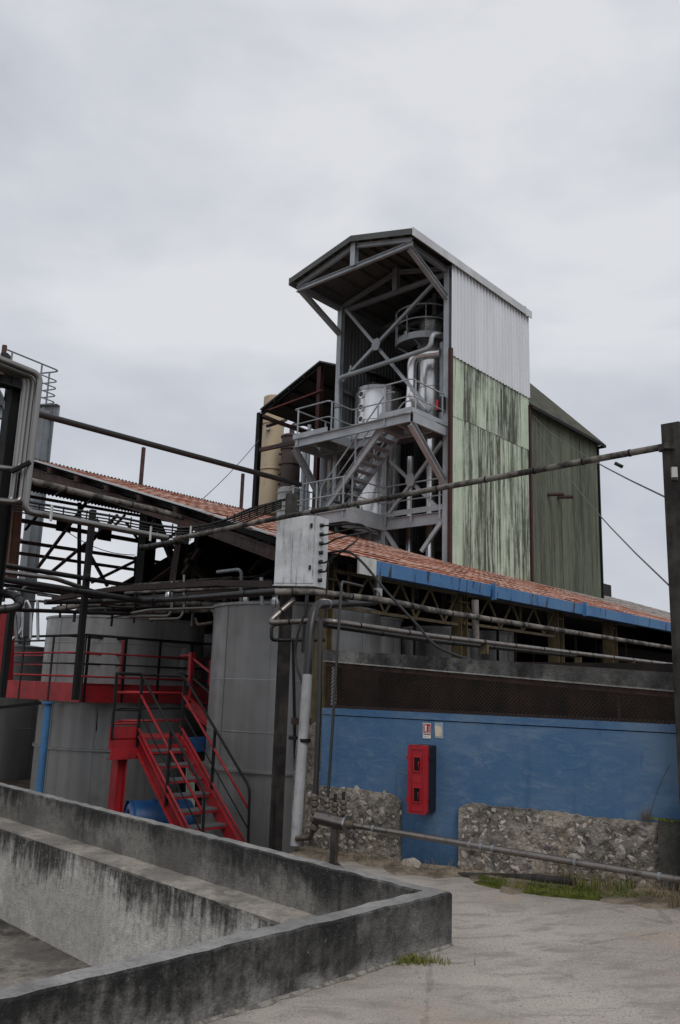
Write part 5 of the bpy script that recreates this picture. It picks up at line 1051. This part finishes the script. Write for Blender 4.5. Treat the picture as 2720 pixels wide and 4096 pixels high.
# ================================================================ pipe rack above the tanks
RK = [
 ('rack_pipe', [(10, 2288, 12), (215, 2312, 12.6), (330, 2352, 13.2), (420, 2380, 14)], .035, 'alu', 'upper shiny pipe at the left of the pipe rack'),
 ('rack_pipe', [(-20, 2312, 11.8), (575, 2405, 14.2), (660, 2400, 14), (1120, 2364, 11.3)], .048, 'blackpipe', 'long black pipe kinking across the middle of the rack'),
 ('rack_pipe', [(-20, 2255, 12.5), (570, 2352, 16.5)], .04, 'blackpipe', 'thin dark pipe along the top of the rack at left'),
 ('rack_pipe', [(180, 2408, 15), (420, 2405, 16), (860, 2385, 15), (1100, 2372, 14)], .05, 'blackpipe', 'thick black pipe behind the kinked rack pipe'),
 ('rack_pipe', [(210, 2440, 16), (330, 2420, 16), (560, 2410, 17), (900, 2420, 16)], .055, 'mottle', 'thick mottled pipe at the back of the rack'),
 ('rack_pipe', [(520, 2465, 16.5), (680, 2465, 16), (690, 2425, 16), (690, 2325, 16)], .035, 'alu', 'pale pipe bending upright over the wide tank'),
 ('rack_pipe', [(600, 2478, 16), (725, 2474, 15.6), (738, 2430, 15.6), (738, 2300, 15.6)], .03, 'alu', 'second pale pipe bending upright over the wide tank'),
 ('rack_pipe', [(560, 2448, 17), (840, 2440, 16), (860, 2440, 15.5), (870, 2510, 15.3)], .05, 'mottle', 'mottled pipe ending at the big tank rim'),
 ('rack_pipe', [(870, 2288, 14.5), (955, 2278, 14), (966, 2290, 14), (964, 2428, 14.2)], .03, 'galvd', 'grey pipe hooked over above the big tank'),
 ('rack_pipe', [(700, 2440, 17), (1190, 2395, 15)], .06, 'blackpipe', 'black pipe low over the big tank'),
 ('rack_pipe', [(0, 2370, 11.6), (60, 2380, 11.4), (85, 2410, 11.3), (60, 2432, 11.2), (-20, 2440, 11.1)], .06, 'blackpipe', 'fat black hose looping at the left edge'),
 ('rack_pipe', [(40, 2438, 13), (300, 2448, 15), (520, 2455, 16)], .035, 'blackpipe', 'thin black pipe just above the wide tank rim'),
 ('rack_pipe', [(0, 2262, 13.5), (130, 2275, 14.5), (520, 2340, 17)], .03, 'blackpipe', 'thin black pipe near the rusty column'),
 ('rack_pipe', [(100, 1918, 12.8), (400, 1990, 14.2), (640, 2045, 15.2), (770, 2082, 15.6), (880, 2120, 15), (1120, 2196, 13.4)], .055, 'mottle', 'dark pipe hung below the sloping gable beam'),
 ('rack_pipe', [(560, 2190, 14), (580, 2190, 14), (740, 2160, 13.4), (745, 2165, 13.3)], .05, 'blackpipe', 'short black pipe stub beside the white bracket plates'),
 ('rack_pipe', [(60, 2460, 13.5), (66, 2555, 13.5)], .03, 'alu', 'pale upright pipe second from the left above the red rail'),
 ('rack_pipe', [(88, 2550, 13.6), (95, 2420, 13.6), (108, 2400, 13.6), (126, 2440, 13.6), (122, 2555, 13.6)], .025, 'inoxd', 'thin steel pipe bent like a hook above the red rail'),
 ('rack_pipe', [(150, 2400, 13.8), (152, 2560, 13.8)], .025, 'inoxd', 'thin upright steel pipe left of the wide tank'),
 ('rack_pipe', [(45, 2560, 13.5), (90, 2520, 13.6), (92, 2400, 13.6)], .02, 'inoxd', 'thin slanting steel pipe at the far left rail'),
 ('rack_pipe', [(1045, 2310, 13), (1048, 2420, 13)], .03, 'galvd', 'short upright pipe left of the electrical box'),
 ('rack_pipe', [(430, 2470, 17), (600, 2440, 16), (860, 2430, 15)], .03, 'alu', 'slim pale pipe crossing above the wide tank'),
 ('rack_pipe', [(780, 2470, 16), (790, 2500, 16), (850, 2490, 15.5)], .03, 'brass', 'small brass pipe elbow between the two big tanks'),
]
for nm, pp, r_, mt, lab in RK: run(nm, [pd(x, y, Y) for x, y, Y in pp], r_, mt, lab, .12, 4 if r_ > .045 else 0)
for x, y, Y, lab in ((672, 2385, 15, 'small valve with a green cap on the rack pipe'), (985, 2400, 14, 'small steel valve above the big tank'), (1100, 2410, 12, 'small steel valve left of the dark post')):
    t = thing('rack_valve', lab, 'valve', pd(x, y+12, Y)); p = pd(x, y, Y); MB().lathe(p, [(.04, -.07), (.055, -.03), (.055, .03), (.04, .07)], 12).build('valve_body', MT['inoxd'], t)
    MB().cyl(p+Z*.075, p+Z*.10, .04, 12).build('cap', MT['bluepole'] if 0 else MT['green'], t)
MB().ch(pd(215, 2396, 15), pd(450, 2358, 14.2), .1, .08).build('rack_beam', MT['darkbrown'], label='dark channel rising to the middle of the pipe rack', cat='beam')
MB().ch(pd(450, 2357, 14.2), pd(880, 2332, 13.4), .1, .09).build('rack_beam', MT['darkbrown'], label='dark channel across the pipe rack above the wide tank', cat='beam')
MB().ch(pd(882, 2332, 13.4), pd(1095, 2338, 12.8), .1, .10).build('rack_beam', MT['darkbrown'], label='dark channel ending behind the electrical box', cat='beam')
for x0, y0, x1, y1, Y, lab in ((905, 2370, 900, 2440, 14.5, 'short black rack post over the big tank'), (1010, 2330, 1130, 2260, 14.5, 'dark rack member slanting up behind the electrical box')):
    MB().beam(pd(x0, y0, Y), pd(x1, y1, Y), .08, .08, R).build('rack_member', MT['black'], label=lab, cat='beam')
fill = [((60, 2398), (540, 2432), 15.5, .035), ((150, 2378), (480, 2420), 15, .03), ((230, 2428), (520, 2398), 17, .045), ((300, 2440), (880, 2412), 17.5, .05), ((500, 2372), (1090, 2345), 16, .04), ((560, 2392), (1100, 2352), 16.5, .06), ((620, 2360), (1100, 2318), 17, .05), ((470, 2345), (930, 2310), 17.5, .04), ((640, 2422), (880, 2448), 18, .05), ((90, 2345), (430, 2392), 16, .05), ((700, 2330), (1090, 2300), 18, .035), ((820, 2400), (1180, 2380), 17, .045), ((20, 2350), (330, 2402), 14.6, .04), ((880, 2430), (1180, 2402), 16.5, .04)]
FL = ['thin sooty pipe falling right behind the left end of the rack', 'thinnest sooty pipe falling right above the red rail', 'brown sooty pipe rising right over the left rim of the wide tank', 'long black pipe rising right close over the wide tank rim', 'mottled pipe rising right toward the electrical box', 'thick dark brown pipe rising right toward the electrical box', 'black pipe high in the dark gable left of the electrical box', 'mottled pipe high over the middle of the wide tank', 'brown pipe falling right between the two big tanks', 'thick black pipe falling right behind the tall pole', 'thin mottled pipe highest in the dark gable', 'dark brown pipe over the left part of the big tank', 'nearest sooty pipe falling right beside the black hose', 'mottled pipe lying low over the big tank rim']
for i, (p, q, Y, r_) in enumerate(fill):
    lean = q[1] > p[1]
    P, Q_ = pd(*p, Y), pd(*q, Y+(1.2 if lean else -1.2)); MB().tube([P-Z*.25, P, Q_, Q_-Z*.3] if i % 3 == 0 else [P, Q_], r_*.7, 8, .12).build('background_pipe', MT[('blackpipe', 'mottle', 'darkbrown')[i % 3]], label=FL[i], cat='pipe', group='background pipes of the rack')
for i, x in enumerate((250, 330, 455, 545, 615, 775, 845, 930, 1000, 1070)):
    y0 = 2360+17*(i % 3); P = pd(x, y0, 16.6); MB().beam(P, P-Z*.55, .035, .035, R).build('background_stub', MT['galvd' if i % 4 == 1 else 'black'], label=('first second third fourth fifth sixth seventh eighth ninth tenth'.split()[i])+' upright stub pipe from the left above the tanks', cat='pipe', group='stub pipes of the rack')
# tall pole in front of the wide tank
ql = pd(372, 2040, 13.4); pl_ = thing('tall_pole', 'tall black pole standing in front of the wide tank and red platform', 'pole', V((ql.x, ql.y, zv(ql, 2800))))
MB().beam(V((ql.x, ql.y, zv(ql, 2800))), ql, .085, .085, R).build('shaft', MT['black'], pl_); p = V((ql.x+.03, ql.y-.06, zv(ql, 2310))); MB().cyl(p-Z*.05, p+Z*.05, .05, 8).build('coupling', MT['black'], pl_)
ql = pd(45, 2445, 12.6); MB().beam(V((ql.x, ql.y, zv(ql, 2790))), ql, .085, .085, R).build('short_pole', MT['black'], label='black pole at the left end of the red platform', cat='pole')
# cable tray
tr = thing('cable_tray', 'black ladder cable tray loaded with cables under the left roof', 'cable tray', pd(95, 2000, 12))
A_, B_, C_ = pd(60, 1998, 11.6), pd(770, 2110, 13.3), pd(1125, 2000, 11.9)
for dz in (0, -.05, -.09, -.13, -.17): MB().tube(smooth([A_+Z*dz, A_.lerp(B_, .5)+Z*(dz-.02-.1*abs(dz)), B_+Z*dz, C_+Z*(dz*.7)], 5), .012 if dz else .02, 6).build('cable', MT['cable'], tr)
for t in range(13):
    p = B_.lerp(C_, t/12); MB().beam(p+Z*.01, p-Z*.12, .015, .015, R).build('rung', MT['black'], tr)
for t in range(9):
    p = A_.lerp(B_, t/8); MB().beam(p+Z*.01, p-Z*.17, .015, .015, R).build('rung', MT['black'], tr)
# ridge walkway rail behind the tray
MB().tube([pd(860, 2100, 15), pd(1000, 2035, 14.6), pd(1150, 1995, 14)], .02, 6).build('roof_rail', MT['black'], label='thin black handrail above the roof ridge near the electrical box', cat='rail')
# ================================================================ red platform and stairs
ZP = 1.72
K0 = pd(332, 2735, 17.4); K0.z = 0
KL = K0 + L*7.5; KR_ = K0 + R*5.4
pf = thing('red_platform', 'red steel platform with black and red railings in front of the wide tank', 'platform', K0+Z*ZP)
def fascia(p, q, z0, z1, nm='fascia'): return MB().prism([p+Z*z0, q+Z*z0, q+Z*z1, p+Z*z1], L*.03 if abs((q-p).normalized().dot(R)) > .7 else R*.03).build(nm, MT['red'], pf)
HB = .38
fascia(K0, KL, ZP-HB, ZP); fascia(K0, KR_, ZP-HB, ZP)
MB().prism([K0+R*.03+Z*ZP, KL+R*.03+Z*ZP, KL+R*1.2+Z*ZP, K0+R*1.2+Z*ZP], -Z*.04).build('deck_plate', MT['red'], pf); MB().prism([K0+R*1.25+L*.03+Z*ZP, KR_+L*.03+Z*ZP, KR_+L*.9+Z*ZP, K0+R*1.25+L*.9+Z*ZP], -Z*.04).build('deck_plate', MT['red'], pf)
for P, D, ln in ((K0, L, 7.5), (K0, R, 5.4)):
    for h, mt, r_ in ((.98, 'blackrail', .027), (.62, 'red', .019), (.40, 'blackrail', .016), (.14, 'red', .021)):
        MB().tube([P+D*.02+Z*(ZP+h), P+D*ln+Z*(ZP+h)], r_, 8).build('rail', MT[mt], pf)
        if D is R: MB().tube([P+D*.02+L*.85+Z*(ZP+h), P+D*ln*.55+L*.85+Z*(ZP+h)], r_*.9, 8).build('rail', MT[mt], pf)
        else: MB().tube([P+D*.3+R*1.15+Z*(ZP+h), P+D*ln+R*1.15+Z*(ZP+h)], r_*.9, 8).build('rail', MT['red' if h < .9 else mt], pf)
    k = 6
    for j in range(k+1):
        c = P+D*(ln*(j+.0)/k+.05); MB().beam(c+Z*(ZP-HB), c+Z*(ZP+.98), .02, .058, D).build('rail_post', MT['blackrail'], pf)
for x in (.4, 1.6, 3.0): c = K0+L*x+R*1.15; MB().beam(c+Z*ZP, c+Z*(ZP+.95), .02, .07, L).build('rail_post', MT['red'], pf)
bq = pd(192, 2820, 17.3); bp_ = thing('blue_pole', 'light blue pipe pole under the red platform', 'pole', V((bq.x, bq.y, -.85))); MB().cyl(V((bq.x, bq.y, -.85)), V((bq.x, bq.y, ZP-HB)), .075, 14).build('shaft', MT['bluepole'], bp_); MB().lathe(V((bq.x, bq.y, ZP-HB-.02)), [(.12, -.02), (.12, .02)], 14).build('cap_plate', MT['bluepole'], bp_)
MB().beam(pd(0, 2830, 16.8), pd(165, 2812, 16.9), .05, .06).build('rod', MT['black'], label='thin black rod below the left end of the red platform', cat='rod')
MB().tube([pd(392, 2815, 17.2), pd(385, 2925, 17.2)], .012, 6).build('dangling_wire', MT['cable'], label='thin dark wire dangling below the red platform', cat='wire')
MB().prism([pd(-60, 2430, 14.5), pd(38, 2430, 14.5), pd(25, 2720, 14.5), pd(-70, 2720, 14.5)], V((0, .3, 0))).build('red_partition', MT['red'], label='dark red steel panel at the left edge above the platform', cat='panel')
# stairs
hd = math.radians(45); TX = V((math.sin(hd), math.cos(hd), 0)); TD = V((math.cos(hd), -math.sin(hd), 0))     # tread direction, downhill direction
YS = 13.3
S_ = pd(548, 2948, YS); ZS = S_.z
nst = 8; rise = .195; go = .225
wst = .80
lwid = (pd(433, 2935, YS)-S_).length*1.05
ld = thing('red_stair', 'red steel stair with black handrails climbing to the platform', 'stairs', S_+TD*nst*go-Z*(ZS+.85))
zl = ZS
S0_ = V((S_.x, S_.y, 0)); 
# landing
lc = S0_-TX*lwid
Ld = 1.1; LB = V((.12, -.99, 0))
MB().prism([lc+Z*(zl-.01), lc+TX*(lwid+wst+.05)+Z*(zl-.01), lc+TX*(lwid+wst+.05)-LB*Ld+Z*(zl-.01), lc-LB*Ld+Z*(zl-.01)], -Z*.03).build('landing_plate', MT['red'], ld)
for p, q in ((lc, lc+TX*lwid),):
    MB().prism([p+Z*(zl-.16), q+Z*(zl-.16), q+Z*(zl+.16), p+Z*(zl+.16)], -TD*.02).build('landing_kick_plate', MT['red'], ld)
MB().ch(lc+Z*(zl-.24), lc+TX*(lwid+.02)+Z*(zl-.24), .12, .16).build('landing_beam', MT['red'], ld); MB().ch(lc+TX*lwid+Z*(zl-.2), lc+TX*(lwid+wst)+Z*(zl-.2), .06, .16).build('landing_beam', MT['red'], ld)
pp = lc+TX*(lwid*.55)-TD*.1; MB().ib(pp+Z*-.85, pp+Z*(zl-.3), .17, .17, .02, TX).build('support_post', MT['red'], ld)
pp = lc+TX*(lwid+wst)-LB*Ld; MB().beam(pp+Z*-.85, pp+Z*(zl-.1), .1, .1, TX).build('support_post', MT['black'], ld)
for k in (0, 1):
    p = S0_+TX*(wst*k); top = p+Z*(zl-.06); bot = p+TD*(nst*go+.1)+Z*(zl-nst*rise-.16)
    MB().ch(top, bot, .06, .20, up=Z, side=1 if k else -1).build('stringer', MT['red'], ld)
    for h, mt, r_ in ((.95, 'blackrail', .020), (.66, 'red', .020), (.40, 'blackrail', .010), (.16, 'red', .020)):
        pts = [p+Z*(zl+h)-TD*.02, p+TD*(nst*go)+Z*(zl-nst*rise+h)]
        if h > .9: pts = [p-TD*(.15 if k == 0 else .7)+Z*(zl+h)] + pts + [p+TD*(nst*go+.04)+Z*(zl-nst*rise-.15)]
        MB().tube(pts, r_, 8, .1).build('handrail' if h > .9 else 'guard_rail', MT[mt], ld)
    for t in (0.01, .5): c = p+TD*(nst*go*t)+Z*(zl-nst*rise*t); MB().beam(c-Z*.12, c+Z*.95, .036, .036, TX).build('baluster', MT['blackrail'], ld)
for i in range(nst+1):
    c = S0_+TX*(wst/2)+TD*(go*(i+.5))+Z*(zl-rise*(i+1))
    if i == nst: break
    td_ = MB().box(c, TX*(wst/2-.03), TD*.115, Z*.012).build('tread', MT['grate'], ld); MB().box(c+TD*.105-Z*.03, TX*(wst/2-.03), TD*.006, Z*.018).build('nosing', MT['red'], td_)
# landing rails
a0_, a1_, a2_ = lc-LB*Ld*.9, lc+TX*.02+TD*0, S0_-TX*.02
for h, mt, r_ in ((.95, 'blackrail', .022), (.66, 'red', .018), (.40, 'blackrail', .013), (.2, 'red', .018)):
    MB().tube([lc-LB*(Ld*.95)+TX*.02+Z*(zl+h), lc+TX*.02+Z*(zl+h), S0_-TX*.02+Z*(zl+h)], r_, 8, .05).build('landing_rail', MT[mt], ld)
    MB().tube([lc-LB*(Ld*.97)+TX*.02+Z*(zl+h), lc-LB*(Ld*.97)+TX*(lwid+wst)+Z*(zl+h)], r_, 8, .05).build('landing_rail', MT[mt], ld)
MB().beam(lc+TX*.03+Z*zl, lc+TX*.03+Z*(zl+.95), .036, .036, TX).build('baluster', MT['blackrail'], ld)
# second flight rising to the platform behind
f2 = thing('upper_red_stair', 'short red stair flight between landing and platform beside the big tank', 'stairs', pd(840, 2960, 15.2))
u0, u1 = pd(880, 2930, 15.0), pd(745, 2800, 16.6); ud = u1-u0; uh = V((ud.x, ud.y, 0)).normalized(); us = V((uh.y, -uh.x, 0))
us = us if us.dot(V((1, .3, 0))) > 0 else -us
for k in (0, .8):
    MB().ch(u0+us*k, u1+us*k, .06, .2).build('stringer', MT['red'], f2)
    for h, mt in ((.85, 'red'), (.5, 'blackrail')): MB().tube([u0+us*k+Z*h, u1+us*k+Z*h, u1+us*k+Z*h+uh*.5], .026, 8, .1).build('handrail', MT[mt], f2)
    for t in (.1, .9): MB().beam(u0.lerp(u1, t)+us*k, u0.lerp(u1, t)+us*k+Z*.85, .04, .04, us).build('baluster', MT['red'], f2)
for i in range(6): c = u0.lerp(u1, (i+.5)/6)+us*.4; MB().box(c, us*.38, uh*.12, Z*.012).build('tread', MT['red'], f2)
for x, y0, y1 in ((768, 2610, 2740), (850, 2640, 2740)):
    q = pd(x, y0, 16.4); MB().beam(V((q.x, q.y, zv(q, y1))), q, .09, .09, R).build('gate_post', MT['red'], f2)
# blue barrel
bq = pd(640, 3262, 13.9); bl_ = thing('blue_barrel', 'blue plastic barrel lying behind the red stair', 'barrel', bq-Z*.3)
ax = V((.9, .42, 0)).normalized(); c = bq-Z*.06; r_ = .30
prof = [(.02, -.5), (.24, -.5), (.27, -.48), (r_, -.42), (r_, -.16), (r_+.012, -.14), (r_+.012, -.10), (r_, -.08), (r_, .1), (r_+.012, .12), (r_+.012, .16), (r_, .18), (r_, .42), (.27, .48), (.24, .5), (.02, .5)]
MB().lathe(c, prof, 32, axis=ax).build('drum', MT['blueplastic'], bl_); MB().lathe(c, [(.30, -.515), (.305, -.50), (.305, -.46), (.30, -.45)], 32, axis=ax, cap=False).build('chime', MT['blueplastic'], bl_)
MB().cyl(c-ax*.5+V((0, 0, .14)), c-ax*.52+V((0, 0, .14)), .03, 10).build('bung', MT['blkplastic'], bl_)
MB().beam(pd(760, 3020, 14.6), pd(762, 3250, 14.6), .1, .1, R).build('green_prop', MT['green'], label='green prop standing behind the red stair', cat='post')
MB().box(pd(850, 2975, 15.3), R*.5, L*.05, Z*.12).build('blue_crate', MT['blueplastic'], label='dark blue board behind the red stair landing', cat='board')
# ================================================================ guy wires
def wire(p, q, sag, lab, r_=.011, k=10): MB().tube([p.lerp(q, i/k)-Z*(sag*4*(i/k)*(1-i/k)) for i in range(k+1)], r_, 5).build('guy_wire', MT['wire'], label=lab, cat='wire')
wire(pb(2130, 1660, -.1), pd(2665, 1990, 9), .2, 'upper guy wire from the annex to the right post')
wire(pb(2128, 1670, -.1)+R*.05, pd(2690, 2355, 9.5), .4, 'lower guy wire from the annex down to the right post')
wire(pd(800, 2005, 25), pd(1035, 1760, 29), .1, 'thin guy wire left of the rear shed', .012)
wire(pd(260, 2120, 19), pd(540, 2220, 19), .15, 'thin wire strung across the open frame', .01)
p = pd(2475, 1860, 12.5); MB().cyl(p-V((.06, 0, -.03)), p+V((.06, 0, -.03)), .03, 8).build('wire_insulator', MT['blkplastic'], label='small dark insulator on the upper guy wire', cat='insulator')
# ================================================================ plants, dirt, stone
n = N('weed green', .7, 0, .2); rr = n.noise(6, detail=3); n.col(n.mix(n.step(rr, .4, .6), (.10, .13, .025), (.16, .165, .04))); MT['weed'] = n.m
n = N('dry grass', .8, 0, .2); n.col(n.mix(n.step(n.noise(8), .4, .6), (.26, .20, .11), (.15, .115, .07))); MT['dry'] = n.m
n = N('moss', .95, 0, .1); n.col(n.mix(n.step(n.noise(12, detail=6), .4, .6), (.115, .13, .025), (.065, .075, .018))); n.bump(n.noise(60), .03); MT['moss'] = n.m
def gz(p): return zy(p.x)
def tuft(pts, mat, nm, lab, hmin, hmax, lean, rnd, w_=.004, cat='grass'):
    m_ = MB()
    for p in pts:
        h = rnd.uniform(hmin, hmax); a = rnd.uniform(0, 6.28); d = V((math.cos(a), math.sin(a), 0)); s_ = V((-d.y, d.x, 0))*w_; l = rnd.uniform(.1, 1)*lean*h
        m_.add([p-s_, p+s_, p+d*l*.4+Z*h*.6+s_*.7, p+d*l*.4+Z*h*.6-s_*.7, p+d*l+Z*h], [(0, 1, 2, 3), (3, 2, 4)])
    return m_.build(nm, MT[mat], label=lab, cat=cat, kind='stuff')
rnd = random.Random(21)
def patch(x0, x1, off0, off1, k, z=.0):
    out = []
    for i in range(k):
        s = rnd.uniform(x0, x1); u = rnd.random(); e_ = math.sin(PI*(s-x0)/(x1-x0))**.5; o = off0+(off1-off0)*u*e_; p = wl(s, 0, o); p.z = gz(p)+z; out.append(p)
    return out
# earth strip along the wall
m_ = MB(); vs = []; k = 70
for i in range(k+1):
    s = -1.9+9.0*i/k; o_ = .34+.10*math.sin(i*.7)+.07*math.sin(i*1.9)+(.18 if s > .6 else 0)
    a, b_, c = wl(s, 0, 0), wl(s, 0, o_*.6), wl(s, 0, o_); vs += [V((a.x, a.y, gz(a)+.05)), V((b_.x, b_.y, gz(b_)+.03+rnd.random()*.015)), V((c.x, c.y, gz(c)-.005))]
fs = []
for i in range(k): fs += [(i*3, i*3+1, i*3+4, i*3+3), (i*3+1, i*3+2, i*3+5, i*3+4)]
n = N('sandy dirt', .95, 0, .15); n.col(n.mix(n.step(n.noise(5, detail=8, rough=.7), .4, .62), (.27, .22, .165), (.13, .105, .08))); n.bump(n.noise(45), .02); MT['dirt'] = n.m
m_.add(vs, fs); m_.build('dirt_strip', MT['dirt'], kind='structure', label='strip of sandy dirt along the foot of the blue wall')
# moss mound
ms = []
def mound(s0, s1, o0, o1, h, lab):
    m_ = MB(); ns, no = 26, 8; vs = []; fs = []
    for i in range(ns+1):
        for j in range(no+1):
            s = s0+(s1-s0)*i/ns; e_ = max(0, math.sin(PI*i/ns))**.6; o_ = o0+(o1-o0)*(j/no)*(.35+.65*e_); p = wl(s+(rnd.random()-.5)*.03, 0, o_); hh = h*e_*math.sin(PI*min(1, j/no*.8+.2))*(.6+.6*rnd.random()); p.z = gz(p)+hh-.004; vs.append(p)
    for i in range(ns):
        for j in range(no): fs.append((i*(no+1)+j, (i+1)*(no+1)+j, (i+1)*(no+1)+j+1, i*(no+1)+j+1))
    m_.add(vs, fs); m_.sm = [True]*len(m_.sm); return m_.build('moss_patch', MT['moss'], label=lab, cat='moss', kind='stuff')
mound(.25, 2.0, .20, .58, .045, 'low mat of green moss at the wall foot')
tuft(patch(.30, 1.95, .22, .58, 3200, .03), 'weed', 'grass_patch', 'green mat of short weeds growing at the foot of the rubble plinth', .012, .035, .9, rnd, .0025)
tuft(patch(1.1, 1.75, .12, .34, 260, .03), 'weed', 'weed_clump', 'taller leafy weeds under the polished pipe', .04, .12, .8, rnd, .004)
tuft(patch(1.0, 2.2, .10, .4, 160, .02), 'dry', 'dry_grass', 'tall dry grass stalks at the plinth foot', .14, .34, .5, rnd, .0018)
tuft(patch(1.9, 2.7, .25, .6, 350, .02), 'dry', 'dry_grass', 'brown dead grass at the right edge of the yard', .04, .16, 1., rnd, .003)
tuft(patch(-1.5, .3, .10, .30, 150, .02), 'dry', 'dry_grass', 'sparse dry grass left of the blue doorway strip', .04, .16, 1., rnd, .0025)
cpt = pz(1655, 3850, 0); pts = [cpt+V((rnd.gauss(0, .09), rnd.gauss(0, .035), 0)) for _ in range(420)]; tuft(pts, 'weed', 'grass_tuft', 'small green tuft at the foot of the front parapet', .02, .06, 1., rnd, .003)
cpt = pz(2455, 3588, .08); cpt.z = gz(cpt); pts = [cpt+V((rnd.gauss(0, .05), rnd.gauss(0, .03), 0)) for _ in range(160)]; tuft(pts, 'weed', 'grass_tuft', 'tiny green tuft alone on the yard near the wall', .02, .05, 1., rnd, .003)
p = wl(ws(2585, 3270), .71, .04); tuft([p+WD*rnd.gauss(0, .03) for _ in range(40)], 'dry', 'grass_tuft', 'dry grass sprig on top of the rubble plinth', .05, .16, .6, rnd, .0025)
p0 = wl(ws(2610, 3270), .73, .06); m_ = MB(); 
for i in range(500):
    c = p0+WD*rnd.uniform(0, .9)+WN*rnd.uniform(-.06, .06); a = rnd.uniform(0, 6.28); d = V((math.cos(a), math.sin(a), .4))*.012; m_.add([c, c+d+Z*.012, c+V((d.y, -d.x, .02))], [(0, 1, 2)])
m_.build('ledge_moss', MT['weed'], label='green moss along the dark rendered ledge by the right post', cat='moss', kind='stuff')
wire(p+V((.02, -.02, 0)), pw(2680, 3060, .05), -.05, 'long pale grass stem leaning on the blue wall', .003)
# loose stones
st_ = thing('loose_stone', 'broken block of masonry lying at the foot of the blue strip', 'stone', pw(1655, 3495, .12))
o = bpy.data.objects.new('block', SM[3]); COL.objects.link(o); o.parent = st_; o.matrix_local = Matrix.Translation(V((0, 0, .07))) @ wrot.to_4x4() @ Matrix.Diagonal((.36, .2, .17, 1))
m_ = MB()
for i in range(420):
    q = V((rnd.uniform(-.5, 3.2), rnd.uniform(4.2, 9), 0)); 
    if (q-C0).dot(N2) > -.05 and (q-C0).dot(N2) < 6 and (q-C0).dot(D1) > -.1 or (q-WA).dot(WN) < .1: continue
    q.z = gz(q); s_ = rnd.uniform(.003, .011); dd = [V((rnd.gauss(0, 1), rnd.gauss(0, 1), abs(rnd.gauss(0, 1))*.8)).normalized()*s_ for _ in range(4)]; m_.add([q+x for x in dd], [(0, 1, 2), (0, 3, 1), (1, 3, 2), (0, 2, 3)])
m_.build('gravel', MT['stone'], label='scattered grit on the yard', cat='gravel', kind='stuff')
